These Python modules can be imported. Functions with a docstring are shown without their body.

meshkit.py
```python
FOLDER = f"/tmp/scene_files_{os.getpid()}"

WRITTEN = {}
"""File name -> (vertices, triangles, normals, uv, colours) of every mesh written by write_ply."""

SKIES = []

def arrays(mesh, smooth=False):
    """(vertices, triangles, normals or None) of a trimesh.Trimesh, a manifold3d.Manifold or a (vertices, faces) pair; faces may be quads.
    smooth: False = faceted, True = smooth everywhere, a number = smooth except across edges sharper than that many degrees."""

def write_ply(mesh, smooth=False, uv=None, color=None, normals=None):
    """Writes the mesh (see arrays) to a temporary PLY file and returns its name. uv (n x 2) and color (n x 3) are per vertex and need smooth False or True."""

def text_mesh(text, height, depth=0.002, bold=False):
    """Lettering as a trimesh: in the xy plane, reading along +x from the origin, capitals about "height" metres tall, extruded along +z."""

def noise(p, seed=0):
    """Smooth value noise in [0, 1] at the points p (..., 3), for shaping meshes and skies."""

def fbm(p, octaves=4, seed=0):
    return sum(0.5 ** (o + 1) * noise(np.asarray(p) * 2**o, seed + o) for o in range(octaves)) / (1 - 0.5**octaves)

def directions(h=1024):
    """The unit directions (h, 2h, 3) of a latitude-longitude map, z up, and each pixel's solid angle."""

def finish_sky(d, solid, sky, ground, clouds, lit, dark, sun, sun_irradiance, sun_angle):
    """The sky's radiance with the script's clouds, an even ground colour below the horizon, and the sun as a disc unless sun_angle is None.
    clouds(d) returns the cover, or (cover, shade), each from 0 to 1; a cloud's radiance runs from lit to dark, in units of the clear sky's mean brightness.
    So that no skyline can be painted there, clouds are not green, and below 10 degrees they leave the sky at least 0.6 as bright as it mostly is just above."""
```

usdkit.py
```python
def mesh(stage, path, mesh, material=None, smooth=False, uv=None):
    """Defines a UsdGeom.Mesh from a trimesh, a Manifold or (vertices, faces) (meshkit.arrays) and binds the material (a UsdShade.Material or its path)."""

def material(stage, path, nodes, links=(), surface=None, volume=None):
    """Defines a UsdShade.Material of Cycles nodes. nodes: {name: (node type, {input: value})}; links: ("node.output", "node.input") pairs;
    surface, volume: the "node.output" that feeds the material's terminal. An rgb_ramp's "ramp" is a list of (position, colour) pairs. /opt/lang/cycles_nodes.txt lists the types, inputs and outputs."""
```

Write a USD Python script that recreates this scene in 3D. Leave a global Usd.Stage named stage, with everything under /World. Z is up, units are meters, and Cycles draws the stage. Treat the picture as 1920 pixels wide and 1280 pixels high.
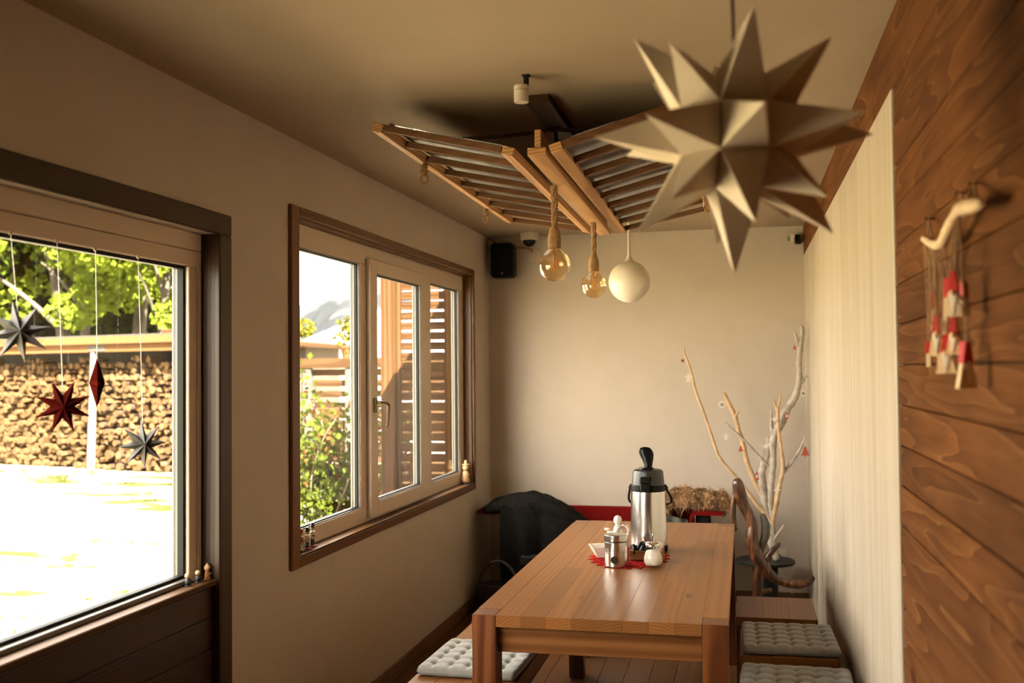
import math, random
import numpy as np
import trimesh, manifold3d, usdkit, meshkit
from scipy.spatial.transform import Rotation
from shapely.geometry import Polygon, Point
from shapely.ops import unary_union
from pxr import Usd, UsdGeom, UsdLux, UsdShade, Sdf, Gf, Vt

stage = Usd.Stage.CreateInMemory()
UsdGeom.SetStageUpAxis(stage, UsdGeom.Tokens.z)
UsdGeom.SetStageMetersPerUnit(stage, 1.0)
UsdGeom.Xform.Define(stage, '/World')
UsdGeom.Scope.Define(stage, '/World/Looks')
rng = np.random.default_rng(7)
random.seed(7)

# ------------------------------------------------------------------ camera, sky, sun, exposure
EYE, YAW, PITCH, ROLL, FPX = np.array([0, 0, 1.6076]), .2218, .0282, -.0093, 1929.0
fw = np.array([-math.sin(YAW) * math.cos(PITCH), math.cos(YAW) * math.cos(PITCH), math.sin(PITCH)])
rt = np.cross(fw, [0, 0, 1]); rt /= np.linalg.norm(rt); up = np.cross(rt, fw)
rt, up = rt * math.cos(ROLL) + up * math.sin(ROLL), -rt * math.sin(ROLL) + up * math.cos(ROLL)
cam = UsdGeom.Camera.Define(stage, '/World/camera')
m4 = np.eye(4); m4[0, :3], m4[1, :3], m4[2, :3], m4[3, :3] = rt, up, -fw, EYE
cam.AddTransformOp().Set(Gf.Matrix4d(*map(float, m4.ravel())))
cam.CreateHorizontalApertureAttr(36.0)
cam.CreateFocalLengthAttr(36.0 * FPX / 1920)
cam.CreateFStopAttr(2.8)
cam.CreateFocusDistanceAttr(4.3)
cam.CreateExposureAttr(2.95)

SUN_DIR = np.array([-1, 1.2, -1.586]); SUN_DIR /= np.linalg.norm(SUN_DIR)      # the way sunlight travels
SKY, SUN = 0.85, 36.0
sky = UsdLux.DomeLight.Define(stage, '/World/sky')
sky.CreateIntensityAttr(SKY); sky.CreateColorAttr(Gf.Vec3f(1.0, .94, .83))
sun = UsdLux.DistantLight.Define(stage, '/World/sun')
sun.CreateIntensityAttr(SUN / 2.69e-4); sun.CreateAngleAttr(0.53); sun.CreateColorAttr(Gf.Vec3f(1.0, .90, .74))
zax = -SUN_DIR; xax = np.cross([0, 0, 1.0], zax); xax /= np.linalg.norm(xax); yax = np.cross(zax, xax)
ms = np.eye(4); ms[0, :3], ms[1, :3], ms[2, :3] = xax, yax, zax
sun.AddTransformOp().Set(Gf.Matrix4d(*map(float, ms.ravel())))

# ------------------------------------------------------------------ helpers: names, things, parts
count, origin = {}, {}
def numbered(parent, name):
    k = f'{parent}/{name}'; n = count.get(k, 0); count[k] = n + 1
    return k if n == 0 else f'{k}_{n:03d}'
def tag(p, label=None, cat=None, group=None, kind=None):
    for k, v in (('label', label), ('category', cat), ('group', group), ('kind', kind)):
        if v: p.SetCustomDataByKey(k, v)
    return p
def thing(name, label, cat, loc=(0, 0, 0), group=None, kind=None):
    path = numbered('/World', name); x = UsdGeom.Xform.Define(stage, path)
    x.AddTranslateOp().Set(Gf.Vec3d(*map(float, loc))); origin[path] = np.array(loc, float)
    return tag(x.GetPrim(), label, cat, group, kind)
def T(m):
    return m if isinstance(m, trimesh.Trimesh) else trimesh.Trimesh(*m, process=False)
def part(parent, name, mesh, mat, smooth=30, label=None, kind=None):
    """One Mesh prim below a thing or a part; world coordinates in."""
    pp = str(parent.GetPath()); root = '/'.join(pp.split('/')[:3]); mesh = T(mesh)
    path = numbered(pp, name)
    m = trimesh.Trimesh(mesh.vertices - origin[root], mesh.faces, process=False)
    usdkit.mesh(stage, path, m, mat, smooth=smooth)
    return tag(stage.GetPrimAtPath(path), label, None, None, kind)
def single(name, mesh, mat, label, cat, group=None, kind=None, smooth=30, base=None):
    """A thing that is one mesh."""
    mesh = T(mesh); path = numbered('/World', name); lo, hi = mesh.bounds
    loc = np.array([(lo[0] + hi[0]) / 2, (lo[1] + hi[1]) / 2, lo[2]]) if base is None else np.array(base, float)
    g = usdkit.mesh(stage, path, trimesh.Trimesh(mesh.vertices - loc, mesh.faces, process=False), mat, smooth=smooth)
    g.AddTranslateOp().Set(Gf.Vec3d(*map(float, loc))); origin[path] = loc
    return tag(g.GetPrim(), label, cat, group, kind)
def copy(proto, loc, label=None, group=None, rot=None, scale=None, name=None):
    was = proto.GetCustomData(); nm = name or '_'.join(w for w in proto.GetName().split('_') if not w.isdigit())
    path = numbered('/World', nm); x = UsdGeom.Xform.Define(stage, path)
    x.GetPrim().GetReferences().AddInternalReference(proto.GetPath()); x.ClearXformOpOrder()
    m = np.eye(4); R = np.eye(3) if rot is None else rot
    m[:3, :3] = (R * (1 if scale is None else scale)).T; m[3, :3] = loc
    x.AddTransformOp(opSuffix='place').Set(Gf.Matrix4d(*map(float, m.ravel())))
    x.GetPrim().SetInstanceable(True)
    return tag(x.GetPrim(), label or was.get('label'), was.get('category'), group or was.get('group'))

# ------------------------------------------------------------------ helpers: shapes
def cat(*ms):
    fl = []
    for m in ms: fl += m if isinstance(m, list) else [m]
    return trimesh.util.concatenate([T(m) for m in fl])
_S = np.array([[a, b, c] for a in (-1, 1) for b in (-1, 1) for c in (-1, 1)], float)
_unit = None
def obox(c, ax, half, bev=.002):
    """Box with chamfered edges; ax: rows are its three axes."""
    global _unit
    h = np.asarray(half, float); b = min(bev, .45 * h.min())
    P = np.vstack([_S * (h - b * np.array(k)) for k in ((0, 1, 1), (1, 0, 1), (1, 1, 0))])
    if _unit is None:
        hl = trimesh.convex.convex_hull(trimesh.PointCloud(np.vstack([_S * (np.ones(3) - .2 * np.array(k)) for k in ((0, 1, 1), (1, 0, 1), (1, 1, 0))])))
        Q = np.vstack([_S * (np.ones(3) - .2 * np.array(k)) for k in ((0, 1, 1), (1, 0, 1), (1, 1, 0))])
        idx = np.array([np.linalg.norm(Q - v, axis=1).argmin() for v in hl.vertices]); _unit = idx[hl.faces]
    return trimesh.Trimesh(np.asarray(c) + P @ np.asarray(ax, float), _unit, process=False)
def box(x0, x1, y0, y1, z0, z1, bev=.002):
    return obox(((x0 + x1) / 2, (y0 + y1) / 2, (z0 + z1) / 2), np.eye(3), (abs(x1 - x0) / 2, abs(y1 - y0) / 2, abs(z1 - z0) / 2), bev)
def beam(p0, p1, w, h, upv=(0, 0, 1), bev=.002):
    p0, p1 = np.array(p0, float), np.array(p1, float); a = p1 - p0; L = np.linalg.norm(a); a /= L
    s = np.cross(a, upv); s /= np.linalg.norm(s); u = np.cross(s, a)
    return obox((p0 + p1) / 2, [a, s, u], (L / 2, w / 2, h / 2), bev)
def catmull(P, n):
    P = np.asarray(P, float)
    if len(P) < 3: return P[0] + np.linspace(0, 1, n)[:, None] * (P[-1] - P[0])
    from scipy.interpolate import CubicSpline
    d = np.r_[0, np.cumsum(np.maximum(np.linalg.norm(np.diff(P[:, :3], axis=0), axis=1), 1e-9) ** .5)]
    return CubicSpline(d, P)(np.linspace(0, d[-1], n))
def tube(path, r, n=8, closed=False, jitter=0, seed=0):
    path = np.asarray(path, float); k = len(path); r = np.broadcast_to(np.asarray(r, float), (k,)).copy()
    t = np.gradient(path, axis=0) if not closed else np.roll(path, -1, 0) - np.roll(path, 1, 0)
    t /= np.maximum(np.linalg.norm(t, axis=1, keepdims=True), 1e-12)
    a = np.array([0, 0, 1.0]) if abs(t[0, 2]) < .9 else np.array([1.0, 0, 0])
    nrm = np.zeros_like(path); u = a - t[0] * (a @ t[0]); u /= np.linalg.norm(u); nrm[0] = u
    for i in range(1, k):
        u = u - t[i] * (u @ t[i]); u /= np.linalg.norm(u); nrm[i] = u
    bn = np.cross(t, nrm); th = np.arange(n) / n * 2 * np.pi
    rr = r[:, None] * (1 + (jitter * np.random.default_rng(seed).normal(size=(k, n)) if jitter else 0))
    V = path[:, None] + rr[..., None] * (np.cos(th)[None, :, None] * nrm[:, None] + np.sin(th)[None, :, None] * bn[:, None])
    V = V.reshape(-1, 3); F = []
    for i in range(k if closed else k - 1):
        a0, b0 = i * n + np.arange(n), ((i + 1) % k) * n + np.arange(n)
        a1, b1 = np.roll(a0, -1), np.roll(b0, -1)
        F += [np.stack([a0, a1, b1], 1), np.stack([a0, b1, b0], 1)]
    if not closed:
        c0, c1 = len(V), len(V) + 1; V = np.vstack([V, path[0], path[-1]]); i = np.arange(n); j = np.roll(i, -1)
        F += [np.stack([np.full(n, c0), j, i], 1), np.stack([np.full(n, c1), (k - 1) * n + i, (k - 1) * n + j], 1)]
    return trimesh.Trimesh(V, np.vstack(F), process=False)
def lathe(prof, c=(0, 0, 0), n=40, lobes=0, lobe=0):
    """prof: (r, z) pairs bottom to top."""
    prof = np.array(prof, float); th = np.arange(n) / n * 2 * np.pi; V = []
    for r, z in prof:
        rr = np.maximum(r, 1e-5) * (1 + lobe * np.abs(np.cos(lobes * th / 2)) if lobes else 1)
        V.append(np.stack([rr * np.cos(th), rr * np.sin(th), np.full(n, z)], 1))
    V = np.vstack(V) + np.asarray(c, float); F = []
    for i in range(len(prof) - 1):
        a, b = i * n + np.arange(n), (i + 1) * n + np.arange(n); a1, b1 = np.roll(a, -1), np.roll(b, -1)
        F += [np.stack([a, a1, b1], 1), np.stack([a, b1, b], 1)]
    return trimesh.Trimesh(V, np.vstack(F), process=False)
def turned(m, c, axis):
    """A lathe made about z at the origin, laid along axis at c."""
    z = np.asarray(axis, float); z /= np.linalg.norm(z); a = np.array([1.0, 0, 0]) if abs(z[0]) < .9 else np.array([0, 1.0, 0])
    x = np.cross(a, z); x /= np.linalg.norm(x); y = np.cross(z, x)
    return trimesh.Trimesh(np.asarray(m.vertices) @ np.array([x, y, z]) + np.asarray(c), m.faces, process=False)
def ball(c, r, sub=2, s=(1, 1, 1)):
    m = trimesh.creation.icosphere(sub, 1.0); m.vertices = m.vertices * (np.asarray(s) * r) + np.asarray(c); return m
def extrude(poly, h, o=(0, 0, 0), ux=(1, 0, 0), uy=(0, 1, 0)):
    """A shapely polygon given in the ux, uy plane, made h thick along ux x uy."""
    ux, uy = np.asarray(ux, float), np.asarray(uy, float); uz = np.cross(ux, uy)
    gs = list(getattr(poly, 'geoms', [poly])); out = []
    for g in gs:
        m = trimesh.creation.extrude_polygon(g, h, engine='earcut'); v = m.vertices
        out.append(trimesh.Trimesh(np.asarray(o) + v[:, :1] * ux + v[:, 1:2] * uy + v[:, 2:] * uz, m.faces, process=False))
    return cat(out)
def limbs(chains, res=.012, smooth=8):
    """A smooth branching body: each chain is a list of (x, y, z, r)."""
    M = []
    for ch in chains:
        for a, b in zip(ch[:-1], ch[1:]):
            sp = [manifold3d.Manifold.sphere(q[3], 14).translate(tuple(map(float, q[:3]))) for q in (a, b)]
            M.append(manifold3d.Manifold.batch_hull(sp))
    u = manifold3d.Manifold.batch_boolean(M, manifold3d.OpType.Add).refine_to_length(res)
    g = u.to_mesh(); m = trimesh.Trimesh(g.vert_properties[:, :3], g.tri_verts, process=True)
    return trimesh.smoothing.filter_taubin(m, .5, .53, smooth)
def rope(path, r, turns_per_m=28, strands=3, n=6):
    path = np.asarray(path, float); L = np.r_[0, np.cumsum(np.linalg.norm(np.diff(path, axis=0), axis=1))]
    k = max(12, int(L[-1] * turns_per_m * 10)); s = np.linspace(0, L[-1], k); p = np.stack([np.interp(s, L, path[:, i]) for i in range(3)], 1)
    t = np.gradient(p, axis=0); t /= np.linalg.norm(t, axis=1, keepdims=True)
    u = np.zeros_like(p); a = np.array([.3, .9, .1]); a = a - t[0] * (a @ t[0]); u[0] = a / np.linalg.norm(a)
    for i in range(1, k): w = u[i - 1] - t[i] * (u[i - 1] @ t[i]); u[i] = w / np.linalg.norm(w)
    b = np.cross(t, u); out = []
    for j in range(strands):
        ph = s * turns_per_m * 2 * np.pi / 3 + j * 2 * np.pi / strands
        out.append(tube(p + .52 * r * (np.cos(ph)[:, None] * u + np.sin(ph)[:, None] * b), .56 * r, n))
    return cat(out)
def px(x, y, **k):
    """The world point seen at a pixel of the photograph on the plane X, Y or Z = value."""
    v = fw + rt * (x - 960) / FPX - up * (y - 640) / FPX; (a, val), = k.items(); i = 'XYZ'.index(a)
    return EYE + (val - EYE[i]) / v[i] * v

# ------------------------------------------------------------------ helpers: materials
L_ = lambda *c: tuple(((v / 255 + .055) / 1.055) ** 2.4 if v > 10 else v / 3294.6 for v in c)
DULL = None                                                                 # weathered outdoor things have next to no gloss
def plain(name, col, rough=.6, metal=0., var=.06, scale=6., bump=0., bscale=200., **kw):
    if max(col) < .02: kw.setdefault('specular_ior_level', .12)
    if DULL is not None: kw.setdefault('specular_ior_level', DULL)
    """Even material with a slight mottle and fine relief."""
    c = np.array(col)
    nodes = {'g': ('geometry', {}), 'n': ('noise_texture', {'scale': scale, 'detail': 3.0}),
             'r': ('rgb_ramp', {'ramp': [(.3, tuple(c * (1 - var))), (.7, tuple(np.minimum(c * (1 + var), 1)))]}),
             'p': ('principled_bsdf', dict(roughness=rough, metallic=metal, **kw))}
    links = [('g.position', 'n.vector'), ('n.fac', 'r.fac'), ('r.color', 'p.base_color')]
    if bump:
        nodes |= {'bn': ('noise_texture', {'scale': bscale, 'detail': 2.0}), 'b': ('bump', {'strength': bump, 'distance': .002})}
        links += [('g.position', 'bn.vector'), ('bn.fac', 'b.height'), ('b.normal', 'p.normal')]
    return usdkit.material(stage, f'/World/Looks/{name}', nodes, links, surface='p.BSDF')
def wood(name, dark, light, axis='y', ring=40., stretch=.08, warp=.05, rough=.45, tone=.35, spread=.5, knots=0., fibre=.25, coat=0., mid=.5, gain=.25, bump=.15, spec=.3):
    spec = spec if DULL is None else DULL
    """Growth rings about a pith that differs from piece to piece, drawn out along the grain; some pieces lighter; knots."""
    sc = {'x': (stretch, 1, 1), 'y': (1, stretch, 1), 'z': (1, 1, stretch)}[axis]
    fs = {'x': (3, 160, 160), 'y': (160, 3, 160), 'z': (160, 160, 3)}[axis]
    ks = {'x': (3, 9, 9), 'y': (9, 3, 9), 'z': (9, 9, 3)}[axis]
    nodes = {'g': ('geometry', {}), 'oi': ('object_info', {}), 'wn': ('white_noise_texture', {'dimensions': '1D'}),
             'off': ('vector_math', {'math_type': 'multiply_add', 'vector2': (spread,) * 3}),
             'm': ('mapping', {'scale': sc}), 'dn': ('noise_texture', {'scale': 5.0, 'detail': 2.0}),
             'dw': ('vector_math', {'math_type': 'multiply_add', 'vector2': (warp,) * 3}),
             'w': ('wave_texture', {'wave_type': 'rings', 'rings_direction': axis, 'scale': ring, 'distortion': 1.2, 'detail': 2.0, 'detail_scale': 1.5}),
             'm2': ('mapping', {'scale': fs}), 'fn': ('noise_texture', {'scale': 1.0, 'detail': 3.0}),
             'mixf': ('mix_float', {'fac': fibre}),
             'r': ('rgb_ramp', {'ramp': [(mid - gain, light), (mid + gain, dark)]}),
             'tv': ('map_range', {'from_min': 0, 'from_max': 1, 'to_min': 1 - tone, 'to_max': 1 + tone}),
             'h': ('hsv', {}), 'p': ('principled_bsdf', {'roughness': rough, 'specular_ior_level': spec, 'coat_weight': coat, 'coat_roughness': .2}),
             'b': ('bump', {'strength': bump, 'distance': .001})}
    links = [('oi.random', 'wn.w'), ('wn.color', 'off.vector1'), ('g.position', 'off.vector3'), ('off.vector', 'm.vector'), ('m.vector', 'dn.vector'),
             ('dn.color', 'dw.vector1'), ('m.vector', 'dw.vector3'), ('dw.vector', 'w.vector'), ('off.vector', 'm2.vector'), ('m2.vector', 'fn.vector'),
             ('w.fac', 'mixf.a'), ('fn.fac', 'mixf.b'), ('mixf.result', 'r.fac'), ('r.color', 'h.color'), ('wn.value', 'tv.value'), ('tv.result', 'h.value'),
             ('mixf.result', 'b.height'), ('b.normal', 'p.normal')]
    if knots:
        nodes |= {'km': ('mapping', {'scale': ks}), 'v': ('voronoi_texture', {'scale': .55, 'randomness': 1.0}),
                  'kr': ('rgb_ramp', {'ramp': [(0, (.28, .22, .18)), (knots * .6, (.4, .3, .22)), (knots, (1, 1, 1))]}),
                  'kx': ('mix_color', {'blend_type': 'multiply', 'fac': 1.0})}
        links += [('off.vector', 'km.vector'), ('km.vector', 'v.vector'), ('v.distance', 'kr.fac'), ('h.color', 'kx.a'), ('kr.color', 'kx.b'), ('kx.result', 'p.base_color')]
    else:
        links += [('h.color', 'p.base_color')]
    return usdkit.material(stage, f'/World/Looks/{name}', nodes, links, surface='p.BSDF')
def clear(name, tint=(1, 1, 1), refl=1.0, base=.04, rough=0.0):
    """Thin glass: see-through, mirrored the more the flatter one looks at it."""
    return usdkit.material(stage, f'/World/Looks/{name}', {
        'g': ('geometry', {}), 'd': ('vector_math', {'math_type': 'dot_product'}), 'a': ('math', {'math_type': 'absolute'}),
        's': ('math', {'math_type': 'subtract', 'value1': 1.0}), 'pw': ('math', {'math_type': 'power', 'value2': 5.0}),
        'f': ('math', {'math_type': 'multiply_add', 'value2': (1 - base) * refl, 'value3': base * refl}),
        't': ('transparent_bsdf', {'color': tint}), 'gl': ('glossy_bsdf', {'color': (1, 1, 1), 'roughness': rough}), 'mx': ('mix_closure', {})},
        [('g.normal', 'd.vector1'), ('g.incoming', 'd.vector2'), ('d.value', 'a.value1'), ('a.value', 's.value2'), ('s.value', 'pw.value1'), ('pw.value', 'f.value1'),
         ('f.value', 'mx.fac'), ('t.BSDF', 'mx.closure1'), ('gl.BSDF', 'mx.closure2')], surface='mx.closure')

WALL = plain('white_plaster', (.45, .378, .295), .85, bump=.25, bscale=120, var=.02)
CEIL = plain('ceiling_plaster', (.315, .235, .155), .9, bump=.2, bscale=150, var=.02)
PVC = plain('white_window_frame', (.56, .455, .34), .35, var=.02)
SPACER = plain('dark_green_spacer', (.05, .055, .04), .5)
GASKET = plain('black_gasket', (.012, .012, .01), .6)
BEAD = plain('grey_glazing_bead', (.13, .115, .095), .4)
DARKWOOD = wood('dark_walnut_trim', (.020, .0085, .003), (.046, .020, .007), 'y', ring=45, tone=.15, rough=.4)
DARKWOODZ = wood('dark_walnut_upright', (.020, .0085, .003), (.046, .020, .007), 'z', ring=45, tone=.15, rough=.4)
OAK = wood('oiled_oak_trim', (.085, .034, .009), (.165, .072, .021), 'y', ring=50, tone=.12, rough=.4)
OAKZ = wood('oiled_oak_upright', (.085, .034, .009), (.165, .072, .021), 'z', ring=50, tone=.12, rough=.4)
PLANK = usdkit.material(stage, '/World/Looks/brown_stained_plank', {
    'g': ('geometry', {}), 'oi': ('object_info', {}), 'wn': ('white_noise_texture', {'dimensions': '1D'}), 'off': ('vector_math', {'math_type': 'multiply_add', 'vector2': (40., 40., 40.)}),
    'm': ('mapping', {'scale': (6., .55, 6.)}), 'n': ('noise_texture', {'scale': 1.15, 'detail': 2.2, 'roughness': .45, 'distortion': .5}),
    'k': ('math', {'math_type': 'multiply', 'value2': 11.0}), 'f': ('math', {'math_type': 'fraction'}),
    'r': ('rgb_ramp', {'ramp': [(0, (.150, .062, .019)), (.07, (.108, .041, .0118)), (.35, (.098, .0355, .0098)), (.80, (.078, .0275, .0075)), (.97, (.067, .0235, .0062)), (1, (.150, .062, .019))]}),
    'm2': ('mapping', {'scale': (150., 4., 150.)}), 'fn': ('noise_texture', {'scale': 1.0, 'detail': 3.0}), 'fr': ('map_range', {'from_min': .3, 'from_max': .7, 'to_min': .86, 'to_max': 1.12}),
    'big': ('noise_texture', {'scale': 2.2, 'detail': 2.0}), 'br': ('map_range', {'from_min': .3, 'from_max': .7, 'to_min': .78, 'to_max': 1.2}), 'x': ('math', {'math_type': 'multiply'}),
    'tv': ('map_range', {'to_min': .85, 'to_max': 1.16}), 'x2': ('math', {'math_type': 'multiply'}), 'h': ('hsv', {}),
    'km': ('mapping', {'scale': (9., 4.5, 9.)}), 'v': ('voronoi_texture', {'scale': .42}), 'kr': ('rgb_ramp', {'ramp': [(0, (.25, .2, .17)), (.07, (.45, .36, .3)), (.14, (1, 1, 1))]}),
    'kx': ('mix_color', {'blend_type': 'multiply', 'fac': 1.0}), 'b': ('bump', {'strength': .25, 'distance': .0015}), 'p': ('principled_bsdf', {'roughness': .7, 'specular_ior_level': .06})},
    [('oi.random', 'wn.w'), ('wn.color', 'off.vector1'), ('g.position', 'off.vector3'), ('off.vector', 'm.vector'), ('m.vector', 'n.vector'), ('n.fac', 'k.value1'), ('k.value', 'f.value1'), ('f.value', 'r.fac'),
     ('off.vector', 'm2.vector'), ('m2.vector', 'fn.vector'), ('fn.fac', 'fr.value'), ('off.vector', 'big.vector'), ('big.fac', 'br.value'), ('fr.result', 'x.value1'), ('br.result', 'x.value2'),
     ('wn.value', 'tv.value'), ('x.value', 'x2.value1'), ('tv.result', 'x2.value2'), ('x2.value', 'h.value'), ('r.color', 'h.color'), ('off.vector', 'km.vector'), ('km.vector', 'v.vector'), ('v.distance', 'kr.fac'),
     ('h.color', 'kx.a'), ('kr.color', 'kx.b'), ('kx.result', 'p.base_color'), ('f.value', 'b.height'), ('b.normal', 'p.normal')], surface='p.BSDF')
PALEPANEL = usdkit.material(stage, '/World/Looks/pale_streaked_panel', {
    'g': ('geometry', {}), 'm': ('mapping', {'scale': (1, 60, .5)}), 'n': ('noise_texture', {'scale': 1.6, 'detail': 5.0, 'roughness': .7}),
    'm2': ('mapping', {'scale': (1, 7, .3)}), 'n2': ('noise_texture', {'scale': 1.2, 'detail': 2.0}), 'mf': ('mix_float', {'fac': .35}),
    'r': ('rgb_ramp', {'ramp': [(.34, (.25, .18, .105)), (.47, (.38, .315, .225)), (.60, (.47, .41, .325))]}),
    'p': ('principled_bsdf', {'roughness': .45})},
    [('g.position', 'm.vector'), ('m.vector', 'n.vector'), ('g.position', 'm2.vector'), ('m2.vector', 'n2.vector'), ('n.fac', 'mf.a'), ('n2.fac', 'mf.b'),
     ('mf.result', 'r.fac'), ('r.color', 'p.base_color')], surface='p.BSDF')
LEDGE = wood('stained_ledge', (.040, .017, .005), (.080, .035, .011), 'y', ring=50, tone=.12, rough=.55, spec=.15)
FLOORWOOD = wood('floor_board_wood', (.070, .026, .008), (.125, .052, .017), 'y', ring=38, tone=.2, rough=.35, coat=.2, knots=.06)
GLASS = clear('window_glass')

# ------------------------------------------------------------------ the room
XL, XR, H, YB, YF = -1.8173, .4087, 2.581, 7.301, -2.2
WT = .113                                                                    # wall thickness
W1 = dict(y0=.95, y1=3.31, z1=2.10)                                         # window_1 rough opening (goes to the floor)
W2 = dict(y0=3.97, y1=6.79, z0=.845, z1=2.262)                               # window_2 rough opening
xo = XL - WT
wl = cat(box(xo, XL, YF - .3, W1['y0'], -.3, H, 0), box(xo, XL, W1['y0'], W1['y1'], W1['z1'], H, 0), box(xo, XL, W1['y1'], W2['y0'], -.3, H, 0),
         box(xo, XL, W2['y0'], W2['y1'], -.3, W2['z0'], 0), box(xo, XL, W2['y0'], W2['y1'], W2['z1'], H, 0), box(xo, XL, W2['y1'], 9.2, -.3, H, 0),
         box(xo, XL, W1['y0'], W1['y1'], -.3, 0, 0))
def struct(name, mesh, mat, label=None, cat_=None, smooth=30):
    return single(name, mesh, mat, label, cat_, kind='structure', base=(0, 0, 0), smooth=smooth)
struct('wall_left', wl, WALL, 'pale plaster wall with two wood-framed windows', 'wall', smooth=False)
struct('wall_back', box(XL, XR + .3, YB, YB + .25, -.3, H, 0), WALL, 'pale plaster end wall behind the red sofa', 'wall', smooth=False)
struct('wall_front', box(XL, XR + .3, YF - .25, YF, -.3, H, 0), WALL, 'plain pale plaster wall behind the viewer', 'wall', smooth=False)
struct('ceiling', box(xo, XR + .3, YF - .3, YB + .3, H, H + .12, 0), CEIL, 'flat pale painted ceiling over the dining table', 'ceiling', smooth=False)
struct('roof', box(-2.2, XR + .6, YF - .5, 9.3, H + .12, 2.776, .0), DARKWOOD, 'flat roof slab above the dining room', 'roof', smooth=False)

fl = thing('floor', 'reddish brown wooden board floor under the dining table', 'floor', kind='structure')
part(fl, 'subfloor', box(XL, XR, YF, YB, -.3, -.022, 0), GASKET, False)
for i in range(17):
    a = XL + i * .131
    part(fl, 'plank', box(a + .0008, min(a + .1302, XR), YF, YB, -.021, 0, .0015), FLOORWOOD)

wr = thing('wall_right', 'brown stained board wall with pale streaked panels let in', 'wall', kind='structure')
part(wr, 'backing', box(XR + .016, XR + .3, YF, YB, -.3, H, 0), GASKET, False)
PY = 2.972                                                                  # where the pale panels begin
for k, (z0, z1) in enumerate([(2.373, 2.478), (2.4785, H)]):
    cuts = [YF, .9, 3.35 + .6 * k, 5.2 - .9 * k, YB]
    for a, b in zip(cuts[:-1], cuts[1:]):
        part(wr, 'plank', box(XR, XR + .016, a + .0008, b - .0008, z0 + .0012, z1 - .0006, .002), PLANK)
zz = 2.373
for k in range(22):
    z1 = zz - .1085 * k; z0 = max(z1 - .1085, 0)
    cut = [-.6, .75, 1.35, .1][k % 4]
    for a, b in ((YF, cut), (cut, PY - .004)):
        dx = rng.uniform(0, .0025)
        part(wr, 'plank', box(XR - .001 + dx, XR + .016, a + .0008, b - .0008, z0 + .0012, z1 - .0012, .0022), PLANK)
    if z0 <= 0: break
pc = [PY, 4.10, 5.23, 6.36, YB]
for a, b in zip(pc[:-1], pc[1:]):
    part(wr, 'panel', box(XR - .004, XR + .016, a + .0012, b - .0012, 0.0, 2.372, .0015), PALEPANEL, label='pale vertically streaked wooden wall panel')

BASEW = wood('skirting_wood', (.09, .040, .014), (.18, .085, .03), 'y', ring=50, tone=.05, rough=.45)
bl = thing('baseboard_left', 'brown wooden baseboard along the window wall', 'baseboard', kind='structure')
for a, b in ((3.395, 5.02), (5.022, YB - .016)):
    part(bl, 'board', box(XL, XL + .016, a, b, 0, .08, .004), BASEW)
struct('baseboard_back', box(XL, XR - .004, YB - .016, YB, 0, .08, .004), BASEW, 'brown wooden baseboard along the end wall', 'baseboard')

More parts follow.
